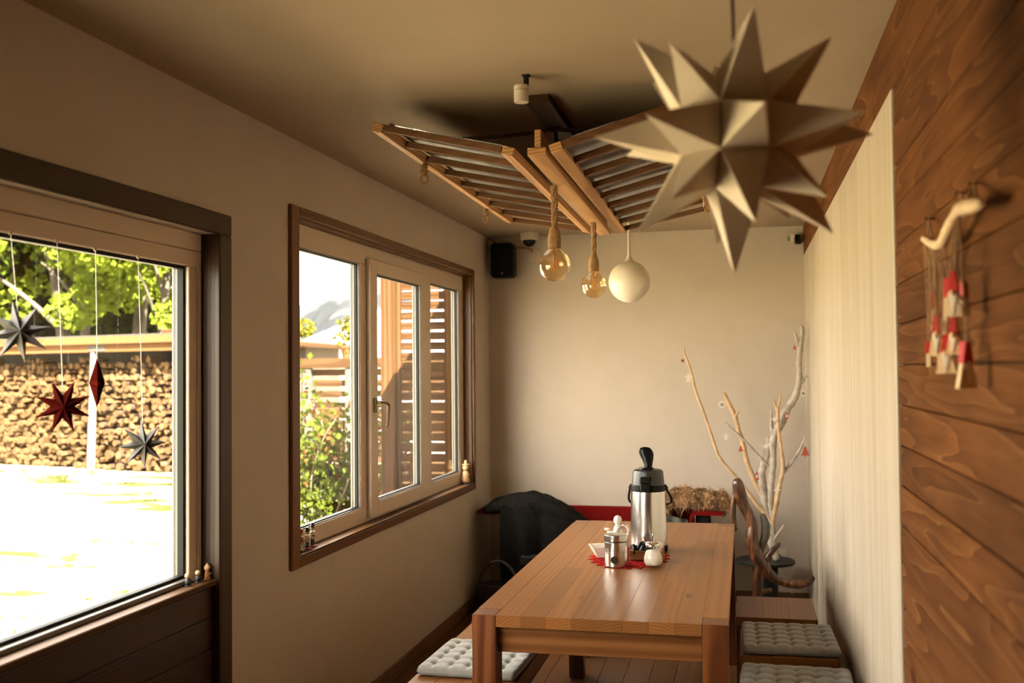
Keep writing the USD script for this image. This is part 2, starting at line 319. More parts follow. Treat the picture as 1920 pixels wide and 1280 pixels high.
# window_1: tall opening, white frame with one big pane above a planked parapet
w1 = thing('window_1', 'large dark-framed window over a planked parapet', 'window', (XL, 3.0, 0), kind='structure')
FX = -1.868                                                                 # face of the white frame
ya, yb = W1['y0'], W1['y1']
part(w1, 'casing', box(XL, -1.80, yb, 3.395, 0, 2.098, .004), DARKWOODZ)
part(w1, 'casing', box(XL, -1.80, ya - .085, ya, 0, 2.098, .004), DARKWOODZ)
part(w1, 'casing', box(XL, -1.80, ya - .085, 3.395, 2.0985, 2.175, .004), DARKWOOD)
part(w1, 'jamb_lining', box(xo, -1.8005, yb - .0085, yb - .0005, 0, 2.0985, .001), DARKWOODZ)
part(w1, 'jamb_lining', box(xo, -1.8005, ya + .0005, ya + .0045, 0, 2.0985, .001), DARKWOODZ)
zt, zb = 1.992, .905                                                        # glass top and bottom
fr = cat(box(FX - .05, FX, ya + .0048, yb - .009, zt + .045, 2.10, .003), box(FX - .052, FX - .004, ya + .0048, yb - .009, zt - .012, zt + .044, .003))
part(w1, 'frame', fr, PVC)
part(w1, 'frame', cat(box(FX - .05, FX, yb - .034, yb - .009, .88, zt + .044, .003), box(FX - .052, FX - .004, yb - .088, yb - .0345, .88, zt - .0125, .003)), PVC)
part(w1, 'frame', cat(box(FX - .05, FX, ya + .005, ya + .034, .88, zt + .044, .003), box(FX - .052, FX - .004, ya + .0345, ya + .088, .88, zt - .0125, .003)), PVC)
part(w1, 'glazing_bead', box(FX - .03, FX + .006, ya + .088, yb - .0885, .89, .906, .002), BEAD)
gy0, gy1 = ya + .088, yb - .088
def outer_rings(w, x, y0, y1, z0, z1):
    part(w, 'outer_bead', gasket_ring(x - .007, x, y0, y1, z0, z1, .006), BEAD)
    part(w, 'spacer', gasket_ring(x - .014, x - .0075, y0, y1, z0, z1, .005), SPACER)
    part(w, 'outer_frame', gasket_ring(x - .022, x - .0145, y0, y1, z0, z1, .006), BEAD)
def gasket_ring(x0, x1, y0, y1, z0, z1, t):
    return cat(box(x0, x1, y0, y0 + t, z0, z1, .001), box(x0, x1, y1 - t, y1, z0, z1, .001), box(x0, x1, y0 + t, y1 - t, z0, z0 + t, .001), box(x0, x1, y0 + t, y1 - t, z1 - t, z1, .001))
part(w1, 'gasket', gasket_ring(FX - .042, FX - .018, gy0, gy1, zb, zt - .012, .012), GASKET)
outer_rings(w1, FX - .0425, gy0, gy1, zb, zt - .012)
def pane(x, y0, y1, z0, z1):
    return trimesh.Trimesh([(x, y0, z0), (x, y1, z0), (x, y1, z1), (x, y0, z1)], [(0, 1, 2), (0, 2, 3)], process=False)
part(w1, 'pane', pane(FX - .034, gy0 + .004, gy1 - .004, zb + .004, zt - .016), GLASS, False)
part(w1, 'ledge', box(FX - .05, XL + .008, ya + .005, yb - .009, .868, .889, .003), LEDGE)
for k in range(8):
    z1 = .866 - .1085 * k; z0 = max(0.0, z1 - .1073)
    part(w1, 'plank', box(XL - .045, XL - .012 + .0015 * (k % 3), ya + .005, yb - .009, z0, z1, .002), DARKWOOD)
part(w1, 'parapet_core', box(xo, XL - .046, ya + .005, yb - .009, 0, .866, .0), DARKWOOD)

# window_2: wide white window of three lights in an oiled wood casing
w2 = thing('window_2', 'wide white three-pane window in oiled wood casing', 'window', (XL, 5.4, .8), kind='structure')
y0, y1, z0, z1 = 3.90, 6.834, .80, 2.30
part(w2, 'casing', box(XL - .0, -1.80, y0, 3.978, z0, z1, .004), OAKZ)
part(w2, 'casing', box(XL - .0, -1.80, 6.798, y1, z0, z1, .004), OAKZ)
part(w2, 'casing', box(XL - .0, -1.80, 3.9785, 6.7975, 2.262, z1, .004), OAK)
part(w2, 'casing', box(XL - .0, -1.80, 3.9785, 6.7975, z0, .842, .004), OAK)
part(w2, 'jamb_lining', box(FX - .05, XL, 6.782, 6.7895, .851, 2.2535, .001), OAKZ)
part(w2, 'jamb_lining', box(FX - .05, XL, 3.9705, 3.978, .851, 2.2535, .001), OAKZ)
part(w2, 'head_lining', box(FX - .05, XL, 3.9705, 6.7895, 2.254, 2.2615, .001), OAK)
part(w2, 'sill', box(FX - .05, -1.803, 3.979, 6.789, .8455, .85, .002), OAK)
F2, F2S = -1.872, -1.846                                                    # frame face, sash face
ZG0, ZG1 = .928, 2.152
part(w2, 'frame', cat(box(F2 - .052, F2, 3.979, 6.781, ZG1, 2.2535, .003), box(F2 - .052, F2, 3.979, 6.781, .8505, ZG0, .003)), PVC)
ybars = [(3.979, 4.135), (4.848, 5.03), (5.90, 6.04), (6.672, 6.781)]
for a, b in ybars:
    part(w2, 'frame', box(F2 - .052, F2, a, b, ZG0 + .0005, ZG1 - .0005, .003), PVC)
lights = [(4.135, 4.848), (5.03, 5.90), (6.04, 6.672)]
for i, (a, b) in enumerate(lights):
    xf = F2
    if i == 1:
        sa, sb, s0, s1 = 4.93, 5.845, .870, 2.185
        part(w2, 'sash', cat(box(F2 + .0005, F2S, sa, sa + .10, s0, s1, .003), box(F2 + .0005, F2S, sb - .085, sb, s0, s1, .003),
                             box(F2 + .0005, F2S, sa + .1005, sb - .0855, s0, s0 + .075, .003), box(F2 + .0005, F2S, sa + .1005, sb - .0855, s1 - .07, s1, .003)), PVC)
        a, b = sa + .10, sb - .085; za, zc = s0 + .075, s1 - .07; xf = F2S
    else: za, zc = ZG0, ZG1
    part(w2, 'gasket', gasket_ring(xf - .028, xf - .012, a, b, za, zc, .010), GASKET)
    part(w2, 'glazing_bead', gasket_ring(xf - .011, xf - .004, a, b, za, zc, .005), BEAD)
    outer_rings(w2, xf - .0285, a, b, za, zc)
    part(w2, 'pane', pane(xf - .020, a + .004, b - .004, za + .004, zc - .004), GLASS, False)
BRONZE = plain('bronze_handle_metal', (.16, .12, .075), .35, .9)
hx = F2S + .001
hd = part(w2, 'handle', cat(box(F2S, hx + .009, 4.965, 4.995, 1.40, 1.475, .004), tube(catmull([(hx + .008, 4.98, 1.452), (hx + .04, 4.98, 1.452), (hx + .05, 4.995, 1.450), (hx + .05, 5.03, 1.442)], 12), .008, 10),
          tube(catmull([(hx + .05, 5.03, 1.442), (hx + .052, 5.045, 1.43), (hx + .05, 5.047, 1.39), (hx + .047, 5.044, 1.34), (hx + .046, 5.035, 1.325)], 14), np.linspace(.009, .006, 14), 10)), BRONZE, label='bronze lever handle')
# ------------------------------------------------------------------ outdoors: ground, mountain, hill
DULL = .02
GZ = -.30
def gridmesh(xs, ys, zf):
    X, Y = np.meshgrid(xs, ys, indexing='ij'); Z = zf(X, Y); nx, ny = X.shape
    i = (np.arange(nx - 1)[:, None] * ny + np.arange(ny - 1)).ravel()
    F = np.vstack([np.stack([i, i + ny, i + ny + 1], 1), np.stack([i, i + ny + 1, i + 1], 1)])
    return trimesh.Trimesh(np.stack([X, Y, Z], -1).reshape(-1, 3), F, process=False)
def noise2(X, Y, s, seed=0, o=3):
    return meshkit.fbm(np.stack([X * s, Y * s, np.zeros_like(X) + .37], -1), o, seed) - .5
LAWN = usdkit.material(stage, '/World/Looks/dry_lawn', {
    'g': ('geometry', {}), 'm': ('mapping', {'rotation': (0, 0, .27), 'scale': (.55, 1, 1)}), 'n': ('noise_texture', {'scale': 1.3, 'detail': 5.0, 'roughness': .65}),
    'r': ('rgb_ramp', {'ramp': [(.46, (.36, .32, .24)), (.54, (.09, .085, .035)), (.60, (.013, .0155, .004))]}),
    'n2': ('noise_texture', {'scale': 60.0, 'detail': 3.0}), 'b': ('bump', {'strength': .8, 'distance': .03}), 'p': ('principled_bsdf', {'roughness': .9, 'specular_ior_level': .02})},
    [('g.position', 'm.vector'), ('m.vector', 'n.vector'), ('n.fac', 'r.fac'), ('r.color', 'p.base_color'), ('g.position', 'n2.vector'), ('n2.fac', 'b.height'), ('b.normal', 'p.normal')], surface='p.BSDF')
PATH = plain('pale_gravel', (.42, .36, .26), .9, var=.1, scale=20, bump=.6, bscale=60)
xs = np.r_[-60, -45, np.linspace(-36, -1.9, 120)]; ys = np.r_[-40, -25, np.linspace(-15, 32, 150), 45, 70]
struct('lawn', gridmesh(xs, ys, lambda X, Y: GZ + .07 * noise2(X, Y, .5) * np.clip((-1.95 - X) / .6, 0, 1)), LAWN, 'sunlit dry grass lawn outside the windows', 'lawn', smooth=True)
FIELD = plain('valley_field', (0.2, 0.19, 0.11), .95, scale=.02, var=.3)
struct('field', gridmesh(np.linspace(-1500, 900, 30), np.r_[np.linspace(-60, 1500, 40)], lambda X, Y: -.62 + 0 * X), FIELD, 'wide valley field beyond the garden', 'field', smooth=False)
U, N2 = np.array([.963, -.27, 0]), np.array([-.27, -.963, 0])               # along the woodpile; towards the house
def along(s, d, z): return U * s + N2 * -d + np.array([0, 0, z])            # s along, d away from the house
S0 = U @ np.array([-12.72, 18.36, 0]); D0 = 14.24
ss = np.linspace(-40, 12, 90)
e1 = 10.6 + .25 * noise2(ss, ss, .4, 5); e0 = 8.55 + .25 * noise2(ss, ss, .4, 9)
V = np.array([along(S0 + a, d, GZ + .045) for a, p, q in zip(ss, e0, e1) for d in (p, (p + q) / 2, q)]); V[0::3, 2] -= .085; V[2::3, 2] -= .085; V[1::3, 2] += .02
i = np.arange(len(ss) - 1) * 3
struct('path', trimesh.Trimesh(V, np.vstack([np.stack(k, 1) for k in ((i, i + 3, i + 4), (i, i + 4, i + 1), (i + 1, i + 4, i + 5), (i + 1, i + 5, i + 2))]), process=False), PATH, 'pale gravel path crossing the lawn', 'path', smooth=True)
ROCK = usdkit.material(stage, '/World/Looks/hazy_snowy_rock', {
    'g': ('geometry', {}), 'n': ('noise_texture', {'scale': .018, 'detail': 6.0, 'roughness': .6}), 'sp': ('separate_xyz', {}), 'z': ('map_range', {'from_min': 20.0, 'from_max': 110.0, 'to_min': -.22, 'to_max': .22}),
    'a': ('math', {'math_type': 'add'}), 'r': ('rgb_ramp', {'ramp': [(.47, (.0085, .0097, .0110)), (.56, (.0215, .0222, .0228))]}), 'p': ('principled_bsdf', {'roughness': 1.0, 'specular_ior_level': 0.0})},
    [('g.position', 'n.vector'), ('g.position', 'sp.vector'), ('sp.z', 'z.value'), ('n.fac', 'a.value1'), ('z.result', 'a.value2'), ('a.value', 'r.fac'), ('r.color', 'p.base_color')], surface='p.BSDF')  # the distance haze is painted into these grey-blue rock colours
def mtn(X, Y):
    return -5 + 105 * np.exp(-((X + 335) / 75) ** 2 - ((Y - 960) / 120) ** 2) + 80 * np.exp(-((X + 480) / 80) ** 2 - ((Y - 980) / 130) ** 2) + 95 * np.exp(-((X + 200) / 90) ** 2 - ((Y - 990) / 130) ** 2) + 55 * noise2(X, Y, .012, 3, 5)
struct('mountain', gridmesh(np.linspace(-760, 60, 110), np.linspace(760, 1200, 60), mtn), ROCK, 'pale hazy mountain with patches of snow', 'mountain', smooth=False)
HILL = plain('hazy_hillside', (0.01733, 0.01733, 0.01568), 1.0, scale=.05, var=.1)  # haze is put into the hillside's base colour
struct('hill', gridmesh(np.linspace(-400, 100, 60), np.linspace(420, 640, 30), lambda X, Y: -6 + 44 * np.exp(-((X + 165) / 50) ** 2 - ((Y - 520) / 60) ** 2) + 8 * noise2(X, Y, .03, 4)), HILL, 'hazy grey hillside below the mountain', 'hill', smooth=True)

# ------------------------------------------------------------------ outdoors: woodpile under its shelter
LOGIN = wood('split_firewood', (0.02227, 0.01114, 0.00393), (0.04193, 0.0262, 0.01245), 'y', ring=16, tone=.3, spread=9, rough=.8, fibre=.4)
BARK = plain('log_bark', (0.0135, 0.0075, 0.00375), .95, var=.35, scale=30)
LARCH = wood('sawn_larch', (.030, .0145, .0055), (.046, .0235, .0095), 'x', ring=20, tone=.12, rough=.8, spec=.1)
LARCHZ = wood('sawn_larch_upright', (0.01422, 0.00627, 0.002341), (0.02174, 0.01129, 0.004598), 'z', ring=20, tone=.1, rough=.7)
GREYW = plain('weathered_grey_wood', (0.0189, 0.01654, 0.0137), .9, scale=8, var=.15)
BRIGHTPOST = plain('pale_peeled_post', (0.042, 0.0378, 0.0315), .8, scale=6, var=.1)
protos = []
def log_shape(kind, r, seed):
    g = np.random.default_rng(seed); th = np.linspace(0, 2 * np.pi, 11)[:-1]
    P = np.stack([np.cos(th), np.sin(th)], 1) * r * (1 + .08 * g.normal(size=(10, 1)))
    if kind == 1: P = P[P[:, 1] > -.25 * r]
    if kind == 2: P = np.vstack([P[(P[:, 0] > 0) & (P[:, 1] > 0)] * 1.5, [[0, 0]]]) - .5 * r
    P = np.array(Polygon(P).convex_hull.exterior.coords)[:-1]
    return P
for k in range(7):
    P = log_shape(k % 3, .072, k + 3); n = len(P); L = .36
    body = extrude(Polygon(P), L, (0, 0, 0), (1, 0, 0), (0, 0, 1))            # runs along -y
    body = trimesh.Trimesh(body.vertices * [1, 1, 1], body.faces)
    pos = along(S0 + 2.35 - .15 * (k % 3), D0, GZ + .09 + .14 * (k // 3)) if False else np.array([0, 0, 0])
    protos.append((P, body))
cells = []
row = 0
while True:
    z = GZ + .075 + row * .118
    if z > 1.93: break
    for c in range(95):
        s = -5.5 + c * .138 + (row % 2) * .069 + rng.uniform(-.02, .02)
        top = 1.93 - .08 * abs(math.sin(s * 1.7)) - .05 * math.sin(s * 4.1)
        if s < 4.3 and z < top: cells.append((s, z + rng.uniform(-.016, .016)))
    row += 1
cells = np.array(cells); vis = (cells[:, 0] > -3.1) & (cells[:, 0] < 2.45)
order = np.argsort(-cells[:, 0] - 100 * vis); chosen = order[:300]; rest = order[300:]
Rz = np.stack([U, -N2, [0, 0, 1.0]], 1)                                      # log frame: x along the pile, y away from the house
GROUP = 'split logs stacked under the timber shelter'
LOGLABEL = 'split firewood log in the long stack under the timber shelter roof'
first = {}
def log_xf():
    a = rng.uniform(0, 2 * np.pi); c, s_ = math.cos(a), math.sin(a)
    R = np.array([[c, 0, -s_], [0, 1, 0], [s_, 0, c]]); b = rng.normal(0, .08); e = np.array([[math.cos(b), -math.sin(b), 0], [math.sin(b), math.cos(b), 0], [0, 0, 1]])
    return Rz @ e @ R * rng.uniform(.74, 1.06)
for j in chosen:
    k = int(rng.integers(7)); p = along(S0 + cells[j, 0], D0 + rng.uniform(-.07, .06), cells[j, 1]); M = log_xf()
    P, body = protos[k]
    if k not in first:
        t = thing('firewood_log', LOGLABEL, 'log', (0, 0, 0), GROUP); t_x = UsdGeom.Xformable(t); t_x.ClearXformOpOrder()
        m = np.eye(4); m[:3, :3] = M.T; m[:3, 3] = 0; m[3, :3] = p; t_x.AddTransformOp(opSuffix='place').Set(Gf.Matrix4d(*map(float, m.ravel())))
        v = np.asarray(body.vertices) * [1, -1, 1]; f = np.asarray(body.faces)[:, ::-1]
        nrm = trimesh.Trimesh(v, f, process=False).face_normals; cen = v[f].mean(1); rad = np.linalg.norm(cen[:, [0, 2]], axis=1)
        isb = (abs(nrm[:, 1]) < .5) & (rad > .055)
        part(t, 'wood', trimesh.Trimesh(v, f[~isb], process=False), LOGIN, False)
        part(t, 'bark', trimesh.Trimesh(v, f[isb], process=False), BARK, False)
        first[k] = t
    else:
        copy(first[k], p, rot=M)
V, F, n = [], [], 0
for j in rest:
    P, body = protos[int(rng.integers(7))]; p = along(S0 + cells[j, 0], D0 + rng.uniform(-.07, .06), cells[j, 1])
    v = (np.asarray(body.vertices) * [1, -1, 1]) @ log_xf().T + p; V.append(v); F.append(np.asarray(body.faces)[:, ::-1] + n); n += len(v)
single('firewood', trimesh.Trimesh(np.vstack(V), np.vstack(F), process=False), LOGIN, 'the many further split logs of the long firewood stack', 'firewood', kind='stuff', smooth=False)
sh = thing('wood_shelter', 'long timber roof on posts over the firewood stack', 'shelter', along(S0, D0 + .3, GZ))
sb = lambda s0, s1, d0, d1, z0, z1, b=.006: obox(along(S0 + (s0 + s1) / 2, D0 + (d0 + d1) / 2, (z0 + z1) / 2), [U, -N2, [0, 0, 1]], ((s1 - s0) / 2, (d1 - d0) / 2, (z1 - z0) / 2), b)
part(sh, 'fascia_board', sb(-8, -1.2, -.30, -.26, 2.20, 2.345), LARCH); part(sh, 'fascia_board', sb(-1.195, 4.6, -.30, -.26, 2.20, 2.345), LARCH)
part(sh, 'beam', sb(-8, .1, -.24, -.14, 2.045, 2.195), LARCH); part(sh, 'beam', sb(.105, 4.6, -.24, -.14, 2.045, 2.195), LARCH)
part(sh, 'joint_plate', sb(.05, .55, -.2455, -.241, 2.06, 2.19), GREYW, label='grey plate over the beam joint')
for i in range(5):
    part(sh, 'roof_board', sb(-8, 4.6, -.26 + .22 * i, -.045 + .22 * i, 2.35 - .03 * i, 2.375 - .03 * i), GREYW)
part(sh, 'back_panel', sb(-8, 4.5, .78, .82, GZ, 2.2), GREYW)
part(sh, 'post', tube([along(S0 + .02, D0 - .14, GZ), along(S0 + .17, D0 - .19, 2.045)], [.085, .07], 10), BRIGHTPOST, label='pale peeled round post')
for s in (-5.5, 4.4): part(sh, 'post', tube([along(S0 + s, D0 - .19, GZ), along(S0 + s, D0 - .19, 2.045)], .06, 10), BRIGHTPOST)
single('stone_slab', sb(-3.7, -1.75, -4.25, -3.25, GZ + .02, GZ + .17, .03), plain('pale_stone', (0.34, 0.315, 0.265), .9), 'pale flat stone slab lying beside the gravel path', 'slab')

# ------------------------------------------------------------------ outdoors: trees, shrub
def leafmat(name, a, b, tr=.35):
    return usdkit.material(stage, f'/World/Looks/{name}', {
        'g': ('geometry', {}), 'r': ('rgb_ramp', {'ramp': [a, b]}), 'd': ('diffuse_bsdf', {}), 't': ('translucent_bsdf', {}), 'm': ('mix_closure', {'fac': tr})},
        [('g.random_per_island', 'r.fac'), ('r.color', 'd.color'), ('r.color', 't.color'), ('d.BSDF', 'm.closure1'), ('t.BSDF', 'm.closure2')], surface='m.closure')
def leaves(C, size, g, face=None, curl=.25):
    """One folded four-cornered leaf (two triangles, bent on its rib) at every point."""
    C = np.asarray(C); n = len(C); q = Rotation.random(n, random_state=int(g.integers(1 << 30))).as_matrix()
    s = size * g.uniform(.65, 1.3, n); a = q[:, :, 0] * s[:, None]; b = q[:, :, 1] * (s * .42)[:, None]; c = q[:, :, 2] * (s * curl * .5)[:, None]
    V = np.stack([C - a * .5, C + b + c, C + a * .5, C - b + c], 1).reshape(-1, 3); i = np.arange(n) * 4
    return trimesh.Trimesh(V, np.vstack([np.stack([i, i + 1, i + 2], 1), np.stack([i, i + 2, i + 3], 1)]), process=False)
def clumps(cs, rs, n, g, sq=.75):
    cs, rs = np.asarray(cs), np.asarray(rs); k = g.choice(len(cs), n, p=rs ** 2 / (rs ** 2).sum())
    d = g.normal(size=(n, 3)); d /= np.linalg.norm(d, axis=1)[:, None]
    return cs[k] + d * (rs[k] * g.uniform(.55, 1.0, n) ** .6)[:, None] * [1, 1, sq]
BRIGHT = leafmat('bright_leaf', (0.0526, 0.0693, 0.006694), (0.1052, 0.1147, 0.01434))
MIDG = leafmat('mid_leaf', (0.027, 0.0378, 0.00468), (0.0576, 0.0684, 0.0108))
DEEP = leafmat('deep_leaf', (0.007, 0.01, 0.003), (0.0175, 0.0225, 0.006), .2)
YELL = leafmat('yellow_leaf', (0.036, 0.036, 0.0045), (0.057, 0.048, 0.009))
TRUNK = plain('pale_bark', (0.02621, 0.02218, 0.01714), .95, var=.3, scale=5, bump=.5, bscale=25)
def tree(base, label, stems, crown, leaf, n, size, g, name='garden_tree', group=None):
    base = np.asarray(base, float); t = thing(name, label, 'tree', base, group)
    tops = []
    for k, (dx, dy, hgt, r) in enumerate(stems):
        P = catmull([base + [0.12 * k, 0, -.1], base + [dx * .35 + .1 * k, dy * .35, hgt * .4], base + [dx, dy, hgt]], 12)
        part(t, 'trunk', tube(P, np.linspace(r, r * .55, 12), 9, jitter=.06, seed=k), TRUNK, True); tops.append(P[-1])
        for q in range(3):
            e = P[8 + q] + np.array([g.normal() * 1.1, g.normal() * .6, g.uniform(.9, 1.7)])
            part(t, 'branch', tube(catmull([P[7 + q], (P[7 + q] + e) / 2 + [0, 0, .15], e], 8), np.linspace(r * .4, r * .12, 8), 6), TRUNK, True)
    cs, rs = crown; part(t, 'foliage', leaves(clumps(np.asarray(cs) + base, rs, n, g), size, g), leaf, False)
    return t
def crown(nc, rx, ry, z0, z1, rmin, rmax, g):
    return np.stack([g.uniform(-rx, rx, nc), g.uniform(-ry, ry, nc), g.uniform(z0, z1, nc)], 1), g.uniform(rmin, rmax, nc)
g = np.random.default_rng(21)
tree((-17.0, 23.6, GZ), 'bright leafy tree with two leaning pale stems behind the firewood shelter', [(-.9, .3, 5.2, .21), (.15, .4, 5.0, .17)], crown(34, 4.2, 1.6, 3.9, 8.6, .5, 1.15, g), BRIGHT, 6500, .23, g)
tree((-16.0, 24.6, GZ), 'bright tree with one upright grey stem beside the two-stemmed tree', [(.35, .2, 5.4, .24)], crown(30, 3.8, 1.8, 4.3, 9.0, .5, 1.1, g), BRIGHT, 5500, .23, g)
tree((-13.9, 22.4, GZ), 'bright low-branched tree above the end of the shelter roof nearest the house', [(.2, .2, 4.6, .14)], crown(30, 2.1, 1.4, 3.3, 8.0, .4, .9, g), BRIGHT, 5200, .22, g)
tree((-21.6, 24.6, GZ), 'mid green tree behind the far end of the shelter', [(-.3, 0, 4.8, .2)], crown(30, 3.4, 1.6, 2.6, 8.4, .5, 1.1, g), MIDG, 5500, .23, g)
for x, y in [(-39 + 3.7 * k, 31.5 - .35 * k + g.uniform(-.3, .3)) for k in range(6)] + [(-21.3, 28.2), (-18.3, 27.6)]:
    tree((x, y, GZ), 'dense dark evergreen standing in the row behind the bright trees', [(0, 0, 4.5, .25)], crown(30, 2.0, 1.2, .6, 9.8, .8, 1.35, g), DEEP, 5200, .55, g, 'evergreen_tree', 'dark evergreens behind the bright trees')
tree((-12.6, 26.8, GZ), 'small yellow-green tree beside the white-roofed building', [(0, 0, 2.2, .12)], crown(12, .50, .5, 1.7, 3.15, .3, .5, g), YELL, 2600, .14, g)
# flowering shrub outside window_2
ROSE = leafmat('shrub_leaf', (0.018, 0.0243, 0.0036), (0.0378, 0.0432, 0.008104)); REDL = leafmat('reddish_leaf', (0.0455, 0.01575, 0.00525), (0.063, 0.02975, 0.0105))
STEM = plain('grey_twig', (0.048, 0.04, 0.03), .9)
rb = np.array([-4.05, 9.75, GZ]); rs_ = thing('rose_shrub', 'leafy garden shrub with reddish shoots outside the window', 'shrub', rb)
ends = []
for k in range(17):
    a = rb + [g.normal() * .12, g.normal() * .1, 0]; e = rb + [g.uniform(-.62, .75), g.uniform(-.4, .35), g.uniform(.9, 2.05)]
    P = catmull([a, (a + e) / 2 + [g.normal() * .12, g.normal() * .1, .1], e], 10); ends.append(P)
    part(rs_, 'stem', tube(P, np.linspace(.013, .004, 10), 5), STEM, True)
C = np.vstack([P[g.integers(1, 10, 250)] + g.normal(size=(250, 3)) * [.10, .10, .08] for P in ends])
low = rb + np.stack([g.normal(0, .33, 500), g.normal(0, .22, 500), g.uniform(.1, .7, 500)], 1)
part(rs_, 'foliage', leaves(np.vstack([C, low]), .062, g), ROSE, False)
C = np.vstack([P[g.integers(6, 10, 22)] + g.normal(size=(22, 3)) * .06 for P in ends])
part(rs_, 'shoots', leaves(C, .06, g), REDL, False, label='reddish young leaves')
# grass tufts
gp = []
while len(gp) < 5200:
    x, y = g.uniform(-15, -2.6), g.uniform(2.5, 18)
    dd = -(N2[0] * x + N2[1] * y)
    if not 8.3 < dd < 10.9 and dd < 14 and meshkit.noise(np.array([x * .9, y * .9, .5]), 4) > .46: gp.append((x, y, GZ - .01))
GR = leafmat('grass_blade', (0.0144, 0.0162, 0.003), (0.03, 0.0264, 0.0096)); gp = np.array(gp)
bl_ = np.repeat(gp, 7, 0) + np.c_[g.normal(0, .05, (len(gp) * 7, 2)), np.zeros(len(gp) * 7)]
tip = np.c_[g.normal(0, .035, (len(bl_), 2)), g.uniform(.05, .12, len(bl_))]; wd = np.c_[g.normal(0, 1, (len(bl_), 2)), np.zeros(len(bl_))]; wd *= .006 / np.linalg.norm(wd, axis=1)[:, None]
single('grass', trimesh.Trimesh(np.stack([bl_ - wd, bl_ + wd, bl_ + tip], 1).reshape(-1, 3), np.arange(len(bl_) * 3).reshape(-1, 3), process=False), GR, 'short tufts of green grass in the dry lawn', 'grass', kind='stuff', smooth=False)

# ------------------------------------------------------------------ outdoors: slatted screen, fence, sheds, building
SLATW = wood('screen_slat', (0.01292, 0.0057, 0.001976), (0.02052, 0.01026, 0.00418), 'x', ring=30, tone=.12, rough=.6)
sc = thing('slatted_screen', 'tall wooden slatted privacy screen standing against the house', 'screen', (-2.6, 8.5, GZ))
part(sc, 'post', box(-3.072, -2.945, 8.44, 8.57, GZ, 2.9, .004), LARCHZ)
part(sc, 'post', box(-2.944, -2.915, 8.50, 8.56, GZ, 2.9, .003), LARCHZ)
part(sc, 'post', box(-2.502, -2.375, 8.445, 8.50, GZ, 2.9, .004), LARCHZ)
part(sc, 'post', box(-2.12, -2.0, 8.445, 8.57, GZ, 2.9, .004), LARCHZ)
part(sc, 'top_rail', box(-3.075, -2.0, 8.43, 8.58, 2.901, 3.02, .004), LARCH)
for k in range(-27, 9):
    zc = 2.046 + .0876 * k + .0438
    part(sc, 'slat', box(-2.914, -2.0, 8.5305 - .0, 8.549, zc - .0352, zc + .0348, .002), SLATW)
fe = thing('garden_fence', 'brown garden fence of horizontal slats with a heavy top beam', 'fence', (-6, 14, GZ))
FW = wood('fence_wood', (0.01125, 0.005625, 0.00225), (0.01725, 0.009375, 0.0039), 'x', ring=25, tone=.15, rough=.8)
part(fe, 'beam', box(-7.9, -3.6, 13.93, 14.07, 1.668, 1.808, .006), FW)
for x in (-7.85, -6.28, -5.62, -4.6, -3.7): part(fe, 'post', box(x, x + .12, 13.95, 14.06, GZ, 1.667, .004), GREYW)
for k in range(12): part(fe, 'slat', box(-7.9, -3.6, 14.061, 14.086, GZ + .12 + .158 * k, GZ + .12 + .158 * k + (.092 if k > 7 else .150), .003), FW)
part(fe, 'panel', box(-7.72, -6.285, 13.99, 14.02, .4, 1.66, .003), GREYW)
pl = thing('potted_plant', 'small potted plant standing on the garden fence beam', 'plant', (-5.62, 14, 1.808))
TERRA = plain('terracotta', (0.042, 0.01575, 0.007), .8)
part(pl, 'pot', lathe([(.0, 1.809), (.055, 1.809), (.085, 1.95), (.095, 1.952), (.095, 1.985), (.08, 1.985), (.075, 1.96), (0, 1.955)], (-5.62, 14, 0), 20), TERRA)
part(pl, 'foliage', leaves(np.array([-5.6, 14, 2.18]) + g.normal(size=(160, 3)) * [.12, .09, .12], .1, g), YELL, False)
SHEDW = plain('shed_board', (0.02975, 0.02275, 0.01663), .9, scale=4, var=.15)
sd = thing('garden_shed', 'small brown wooden shed behind the fence', 'shed', (-9.5, 21, GZ))
part(sd, 'wall', box(-11.6, -9.15, 20.5, 22.4, GZ, 2.2, .01), SHEDW)
part(sd, 'roof', cat(obox((-10.6, 21.4, 2.36), Rotation.from_euler('y', 6, degrees=True).as_matrix().T, (1.7, 1.35, .05), .01)), FW)
bd = thing('white_roofed_building', 'low building with a broad white metal roof behind the fence', 'building', (-9, 33, GZ))
WROOF = plain('white_metal_roof', (0.378, 0.369, 0.351), .5)
part(bd, 'wall', box(-13.6, 1.5, 29.6, 38.5, GZ, 2.05, .02), plain('pale_render', (0.35, 0.33, 0.29), .9))
rv = np.array([(-14.4, 28.8, 2.05), (2.2, 28.8, 2.05), (2.2, 39.2, 2.05), (-14.4, 39.2, 2.05), (-12.6, 33.2, 3.75), (1.2, 33.2, 3.75)])
rv[4] += [.5, 0, 0]
RF = [(0, 1, 5), (0, 5, 4), (1, 2, 5), (2, 3, 4), (2, 4, 5), (3, 0, 4), (0, 2, 1), (0, 3, 2)]
part(bd, 'roof', trimesh.Trimesh(rv, RF, process=False), WROOF, False)
for k in range(11):
    x0 = -12 + 1.25 * k
    part(bd, 'roof_seam', beam((x0, 28.85, 2.09), (min(x0 + .2, 1.2), 33.1, 3.76), .05, .04), WROOF, False)
DULL = None
